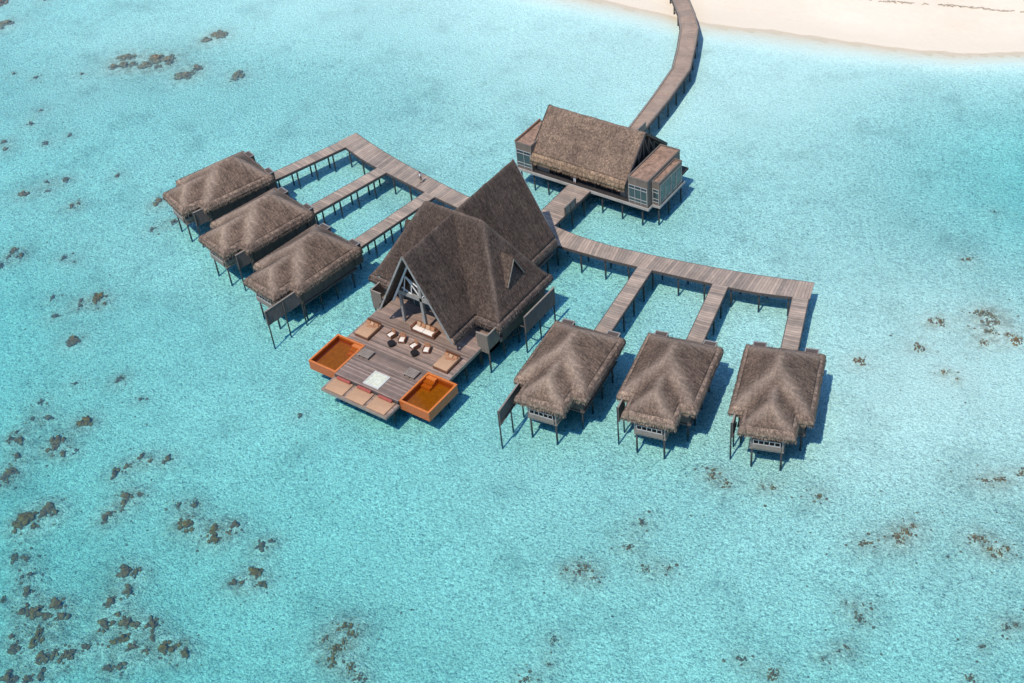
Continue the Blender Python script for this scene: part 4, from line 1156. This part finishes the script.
# glass floor panel
t = empty('glass_panel', (.36, -4.0, 2.2)); tag(t, 'square pale frosted glass panel in a white frame set into the sun deck', 'glass panel')
b = MB(); b.box(-1.1, 1.1, -1.12, -.94, .004, .10); b.box(-1.1, 1.1, .94, 1.12, .004, .10); b.box(-1.1, -.92, -.938, .938, .004, .10); b.box(.92, 1.1, -.938, .938, .004, .10); b.build('frame', M['pale_frame'], t)
b = MB(); b.box(-.918, .918, -.936, .936, .004, .06); b.build('pane', M['floor_glass'], t)
b = MB()
for k in (-.62, .62): b.box(k-.025, k+.025, -.934, .934, .061, .075); b.box(-.916, .916, k-.025, k+.025, .077, .085)
b.build('glazing_bar', M['floor_glass'], t)
# slatted steps beside the pools
def slat_step():
    t = empty('slatted_step')
    b = MB()
    for k in range(6): b.box(-.75, .75, -.62+.21*k, -.46+.21*k, .30, .36)
    b.build('slat', M['edge'], t)
    b = MB(); b.box(-.72, -.62, -.6, .6, .02, .298); b.box(.62, .72, -.6, .6, .02, .298); b.box(-.05, .05, -.6, .6, .02, .298); b.build('runner', M['edge_dark'], t)
    return t
ss = slat_step()
for k, (sx, w) in enumerate(((-1, 'left'), (1, 'right'))):
    o = ss if k == 0 else copy_tree(ss); o.location = (sx*3.3, -1.3, 2.2)
    tag(o, 'low grey slatted timber step on the deck beside the %s orange pool' % w, 'step', 'slatted steps by the pools')

# ------------------------------------------------------------------ entrance pavilion
pv = empty('entrance_pavilion'); tag(pv, 'entrance pavilion with pale thatched gable roof and glazed flat roofed wings', 'pavilion')
PX, PY0, PY1, PYR, PZE, PZR = 7.1, 38.35, 48.25, 43.3, 5.0, 9.45
def pav_fn(x, y):
    if x > PX+1e-6 or x < -7.4-1e-6 or not (PY0-1e-6 <= y <= PY1+1e-6): return None
    pl = [PZE+(y-PY0)*(PZR-PZE)/(PYR-PY0), PZE+(PY1-y)*(PZR-PZE)/(PY1-PYR)]
    return smin(*pl), cap_of(pl, .4)*.6
rf = heightfield('roof', grid(-7.4, PX, .2), grid(PY0, PY1, .18, PYR), pav_fn, M['thatch_pav'], pv, thick=.3)
skirt('eave_fringe', [(-7.4, PY0, PZE-.02), (PX, PY0, PZE-.02)], False, M['fringe_pav'], rf, seed=21, out=(.34, .46), down=(.35, 1.30), rag=.12)
skirt('eave_fringe', [(PX, PY1, PZE-.02), (-7.4, PY1, PZE-.02)], False, M['fringe_pav'], rf, seed=22)
b = MB(); b.box(-9.6, 10.5, 37.95, 48.2, 1.9, 2.19); b.box(10.502, 11.5, 39.05, 45.2, 1.9, 2.19); b.build('floor_slab', M['dark'], pv)  # slab coloured near black to stand in for shade under the eave
b = MB(); b.box(-9.75, 10.62, 37.76, 37.948, 1.88, 2.21); b.box(10.5, 10.62, 37.95, 38.9, 1.88, 2.21); b.box(10.5, 11.62, 38.902, 39.04, 1.88, 2.21); b.box(11.502, 11.62, 39.042, 45.3, 1.88, 2.21); b.box(-9.75, -9.602, 37.95, 44, 1.88, 2.21)
b.build('floor_edge', M['concrete'], pv)
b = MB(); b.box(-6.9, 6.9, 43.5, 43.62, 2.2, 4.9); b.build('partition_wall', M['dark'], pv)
b = MB(); b.box(-6.95, 6.95, 47.6, 47.75, 2.2, 4.9); b.build('back_wall', M['wall'], pv)
b = MB(); b.box(-6.95, -5.0, 38.75, 38.9, 2.2, 5.0); b.build('front_wall', M['wall_pale'], pv)
b = MB(); b.box(5.9, 7.55, 38.75, 38.9, 2.2, 5.0); b.build('front_wall', M['wall_pale'], pv)
for x in (-4.2, -1.6, 2.1, 4.7):
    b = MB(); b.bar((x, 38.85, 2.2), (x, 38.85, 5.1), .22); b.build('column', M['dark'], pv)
b = MB(); b.box(2.4, 5.6, 41.2, 41.9, 2.2, 3.3); b.build('reception_counter', M['brown_wood'], pv)
# gable ends: verge boards and lattice truss
for sx in (1, -1):
    b = MB(); b.poly([(sx*6.45, PY0+.5, 4.9), (sx*6.45, PY1-.5, 4.9), (sx*6.45, PYR, PZR-.35)]); b.poly([(sx*6.35, PY0+.5, 4.9), (sx*6.35, PYR, PZR-.35), (sx*6.35, PY1-.5, 4.9)])
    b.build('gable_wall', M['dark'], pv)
    for s2, ye in ((1, PY1), (-1, PY0)):
        xv = PX+.06 if sx > 0 else -7.46; b = MB(); b.bar((xv, PYR, PZR-.16), (xv, ye+s2*.25, PZE-.36), .10, .34); b.build('verge_board', M['edge_dark'], pv)
    b = MB()
    zq = lambda y: PZR-.55-abs(y-PYR)*(PZR-PZE)/(PYR-PY0)
    ys_ = [PYR+d for d in (-3.9, -2.6, -1.3, 0, 1.3, 2.6, 3.9)]
    for i, y in enumerate(ys_):
        b.bar((sx*6.75, y, 5.15), (sx*6.75, y, max(5.2, zq(y))), .11)
        if i < 6:
            y2 = ys_[i+1]; a, c = (zq(y), 5.2) if y >= PYR else (5.2, zq(y2))
            b.bar((sx*6.75, y, a if y >= PYR else 5.2), (sx*6.75, y2, c if y < PYR else 5.2), .10)
    b.bar((sx*6.75, PY0+.4, 5.12), (sx*6.75, PY1-.4, 5.12), .18)
    b.build('gable_truss', M['wall_wing'], pv)
# flat roofed glazed wings
def wing(x0, x1, y0, y1, zt, face_front, face_side):
    b = MB(); b.box(x0, x1, y0, y1, 2.2, zt-.26); b.build('wing_wall', M['wall_wing'], pv)
    b = MB(); b.box(x0+.14, x1-.14, y0+.14, y1-.14, zt-.24, zt-.16); b.build('wing_roof', M['rust_roof'], pv)
    b = MB()
    b.box(x0-.03, x1+.03, y0-.03, y0+.12, zt-.255, zt); b.box(x0-.03, x1+.03, y1-.12, y1+.03, zt-.255, zt)
    b.box(x0-.03, x0+.12, y0+.122, y1-.122, zt-.255, zt); b.box(x1-.12, x1+.03, y0+.122, y1-.122, zt-.255, zt)
    b.build('wing_parapet', M['wall_wing'], pv)
    if face_front:
        w = x1-x0
        g = MB(); g.box(x0+.12, x1-.12, y0-.02, y0-.002, 2.75, zt-1.15); gl = g.build('window', M['glass'], pv)
        c = MB()
        for z in (2.68, 3.15, zt-1.62, zt-1.15): c.box(x0+.06, x1-.06, y0-.09, y0-.022, z-.03, z+.03)
        k = max(1, round(w/1.1))
        for i in range(k+1):
            x = x0+.12+(w-.24)*i/k; c.box(x-.03, x+.03, y0-.075, y0-.024, 2.3, zt-1.1)
        c.build('window_frame', M['worn_white'], gl)
    if face_side:
        s = face_side; X = x1 if s > 0 else x0
        g = MB(); xa, xb = sorted((X+s*.002, X+s*.02)); g.box(xa, xb, y0+.15, y1-.15, 2.75, zt-.6); gl = g.build('window', M['glass'], pv)
        c = MB(); L = y1-y0-.3; k = max(1, round(L/1.35)); xa, xb = sorted((X+s*.022, X+s*.07))
        for i in range(k+1):
            y = y0+.15+L*i/k; c.box(xa, xb, y-.05, y+.05, 2.3, zt-.55)
        xa, xb = sorted((X+s*.024, X+s*.06))
        for z in (2.7, zt-.58): c.box(xa, xb, y0+.1, y1-.1, z-.05, z+.05)
        c.build('window_frame', M['grey_wood'], gl)
wing(7.6, 10.42, 38.0, 46.1, 6.2, True, 0)
wing(10.44, 11.5, 39.05, 44.7, 5.75, True, 1)
wing(-9.6, -7.12, 38.0, 43.8, 6.2, True, -1)
b = MB(); b.box(-9.72, -9.5, 38.0, 43.9, 6.204, 6.30); b.build('gutter', M['rust_dark'], pv)
for x in (-9.2, -7.2, -5.0, -2.4, .3, 3.4, 6.4, 9.4):
    for y in (38.3, 42, 45.5, 47.8): pile(pv, x, y, 1.92)
for y in (39.3, 41.8, 44.9): pile(pv, 11.2, y, 1.92)
# low screen where the link jetty meets the hub
t = empty('screen_wall', (1.98, 33.0, ZD)); tag(t, 'low grey boarded screen on the link jetty below the pavilion', 'screen')
b = MB(); b.box(-.05, .05, -1.25, 1.25, 0, 1.15); b.build('board_panel', M['wall_pale'], t)
b = MB(); b.box(-.09, .09, -1.29, 1.29, 1.153, 1.22); b.build('cap_rail', M['edge'], t)
b = MB()
for y in (-1.2, 0, 1.2): b.box(.055, .14, y-.05, y+.05, 0, 1.15)
b.build('stud', M['edge_dark'], t)
# same kind of low screens where the bridge leaves the pavilion
t = empty('screen_wall', (1.0, 51.6, ZD)); tag(t, 'low grey boarded screen at the pavilion end of the footbridge', 'screen')
b = MB(); b.box(-.05, .05, -1.8, 1.8, .13, 1.25); b.build('board_panel', M['wall_pale'], t)
b = MB(); b.box(-.09, .09, -1.84, 1.84, 1.253, 1.32); b.build('cap_rail', M['edge'], t)

# ------------------------------------------------------------------ people
def skin_mesh(name, verts, edges, radii, mat, parent, lvl=2):
    bm = bmesh.new(); lay = bm.verts.layers.skin.verify()
    vs = [bm.verts.new(v) for v in verts]
    for i, (q, r) in enumerate(zip(vs, radii)):
        q[lay].radius = (r, r*.85); q[lay].use_root = (i == 0)
    for i, j in edges: bm.edges.new((vs[i], vs[j]))
    me = bpy.data.meshes.new(name); bm.to_mesh(me); bm.free()
    me.materials.append(mat)
    o = bpy.data.objects.new(name, me); COL.objects.link(o); o.parent = parent
    s = o.modifiers.new('skin', 'SKIN'); s.use_smooth_shade = True
    d = o.modifiers.new('sub', 'SUBSURF'); d.levels = lvl; d.render_levels = lvl
    return o
def person(loc, rz, label, top, bottom, stride=.14):
    t = empty('person', loc, rz); tag(t, label, 'person')
    v = [(0, 0, .95), (0, 0, 1.15), (0, 0, 1.38), (0, .01, 1.50), (0, -.01, 1.60), (0, -.02, 1.72)]
    e = [(0, 1), (1, 2), (2, 3), (3, 4), (4, 5)]; r = [.15, .13, .16, .055, .095, .085]
    for s in (-1, 1):
        k = len(v); f = stride*s
        v += [(s*.095, 0, .88), (s*.10, -f*.6-.02, .48), (s*.105, -f, .08), (s*.11, -f-.13, .035)]
        e += [(0, k), (k, k+1), (k+1, k+2), (k+2, k+3)]; r += [.09, .06, .042, .04]
        k = len(v)
        v += [(s*.19, 0, 1.42), (s*.25, f*.5, 1.15), (s*.26, f*.5-.12, .92), (s*.26, f*.5-.17, .83)]
        e += [(2, k), (k, k+1), (k+1, k+2), (k+2, k+3)]; r += [.058, .045, .033, .036]
    body = skin_mesh('body', v, e, r, M['skin'], t)
    sv = [(0, 0, .98), (0, 0, 1.15), (0, 0, 1.38), (0, .01, 1.45)]; se = [(0, 1), (1, 2), (2, 3)]; sr = [.165, .15, .175, .08]
    for s in (-1, 1):
        k = len(sv); sv += [(s*.19, 0, 1.42), (s*.235, stride*s*.3, 1.22)]; se += [(2, k), (k, k+1)]; sr += [.078, .068]
    skin_mesh('shirt', sv, se, sr, M[top], t)
    sv = [(0, 0, .97)]; se = []; sr = [.168]
    for s in (-1, 1):
        k = len(sv); f = stride*s; sv += [(s*.10, 0, .86), (s*.10, -f*.6-.02, .48), (s*.105, -f*.9, .16)]; se += [(0, k), (k, k+1), (k+1, k+2)]; sr += [.11, .085, .07]
    skin_mesh('trousers', sv, se, sr, M[bottom], t)
    b = bmesh.new(); bmesh.ops.create_uvsphere(b, u_segments=14, v_segments=10, radius=.105)
    for q in b.verts: q.co = (q.co.x*.95, q.co.y*1.1+.015, q.co.z*1.05+1.705 if q.co.z > -.03 or q.co.y > .02 else 1.69)
    me = bpy.data.meshes.new('hair'); b.to_mesh(me); b.free(); me.materials.append(M['hair'])
    o = bpy.data.objects.new('hair', me); COL.objects.link(o); o.parent = t
    b = MB()
    b.box(-.012, .012, -.125, -.10, 1.63, 1.665)
    b.build('nose', M['skin'], t)
person((-18.85, 28.95, ZD), RAD(-70), 'person with dark hair in pale clothes walking along the left jetty', 'cloth_white', 'cloth_tan')
person((-.75, 38.35, ZD), RAD(10), 'person in white clothes standing in the pavilion doorway', 'cloth_white', 'cloth_white', .05)

# ------------------------------------------------------------------ light, sky, camera
W = bpy.data.worlds.new('World'); S.world = W; W.use_nodes = True
nt = W.node_tree; bg = nt.nodes['Background']
sky = nt.nodes.new('ShaderNodeTexSky'); sky.sky_type = 'NISHITA'; sky.sun_disc = False
EL, AZ = 61.0, 93.0     # elevation; direction in which shadows fall, from +X
sky.sun_elevation = RAD(EL); sky.sun_rotation = RAD(180)
sky.air_density = 1.0; sky.dust_density = .2; sky.ozone_density = 5.0
nt.links.new(sky.outputs[0], bg.inputs['Color']); bg.inputs['Strength'].default_value = SKY
sl = bpy.data.lights.new('sun', 'SUN'); sl.energy = SUN; sl.angle = RAD(.5); sl.color = (1, .935, .84)
so = bpy.data.objects.new('sun', sl); COL.objects.link(so)
dirv = Vector((math.cos(RAD(AZ))*math.cos(RAD(EL)), math.sin(RAD(AZ))*math.cos(RAD(EL)), -math.sin(RAD(EL))))
so.rotation_euler = dirv.to_track_quat('-Z', 'Y').to_euler(); so.location = (0, -60, 90)

cam = bpy.data.cameras.new('camera'); co = bpy.data.objects.new('camera', cam); COL.objects.link(co)
R_ = Vector(CAM_R).normalized(); F_ = Vector(CAM_F).normalized(); U_ = R_.cross(F_).normalized(); R_ = F_.cross(U_)
mt = Matrix(((R_.x, U_.x, -F_.x, CAM_C[0]), (R_.y, U_.y, -F_.y, CAM_C[1]), (R_.z, U_.z, -F_.z, CAM_C[2]), (0, 0, 0, 1)))
co.matrix_world = mt
cam.sensor_fit = 'HORIZONTAL'; cam.sensor_width = 36; cam.lens = 36*1343.245/1024
cam.clip_start = 1; cam.clip_end = 6000
S.camera = co
S.view_settings.view_transform = 'Standard'; S.view_settings.look = 'None'
S.view_settings.exposure = EXPO; S.view_settings.gamma = 1
S.render.engine = 'CYCLES'
S.cycles.max_bounces = 6; S.cycles.transparent_max_bounces = 12; S.cycles.caustics_reflective = False; S.cycles.caustics_refractive = False
S.cycles.volume_bounces = 1
S.cycles.use_denoising = DENOISE
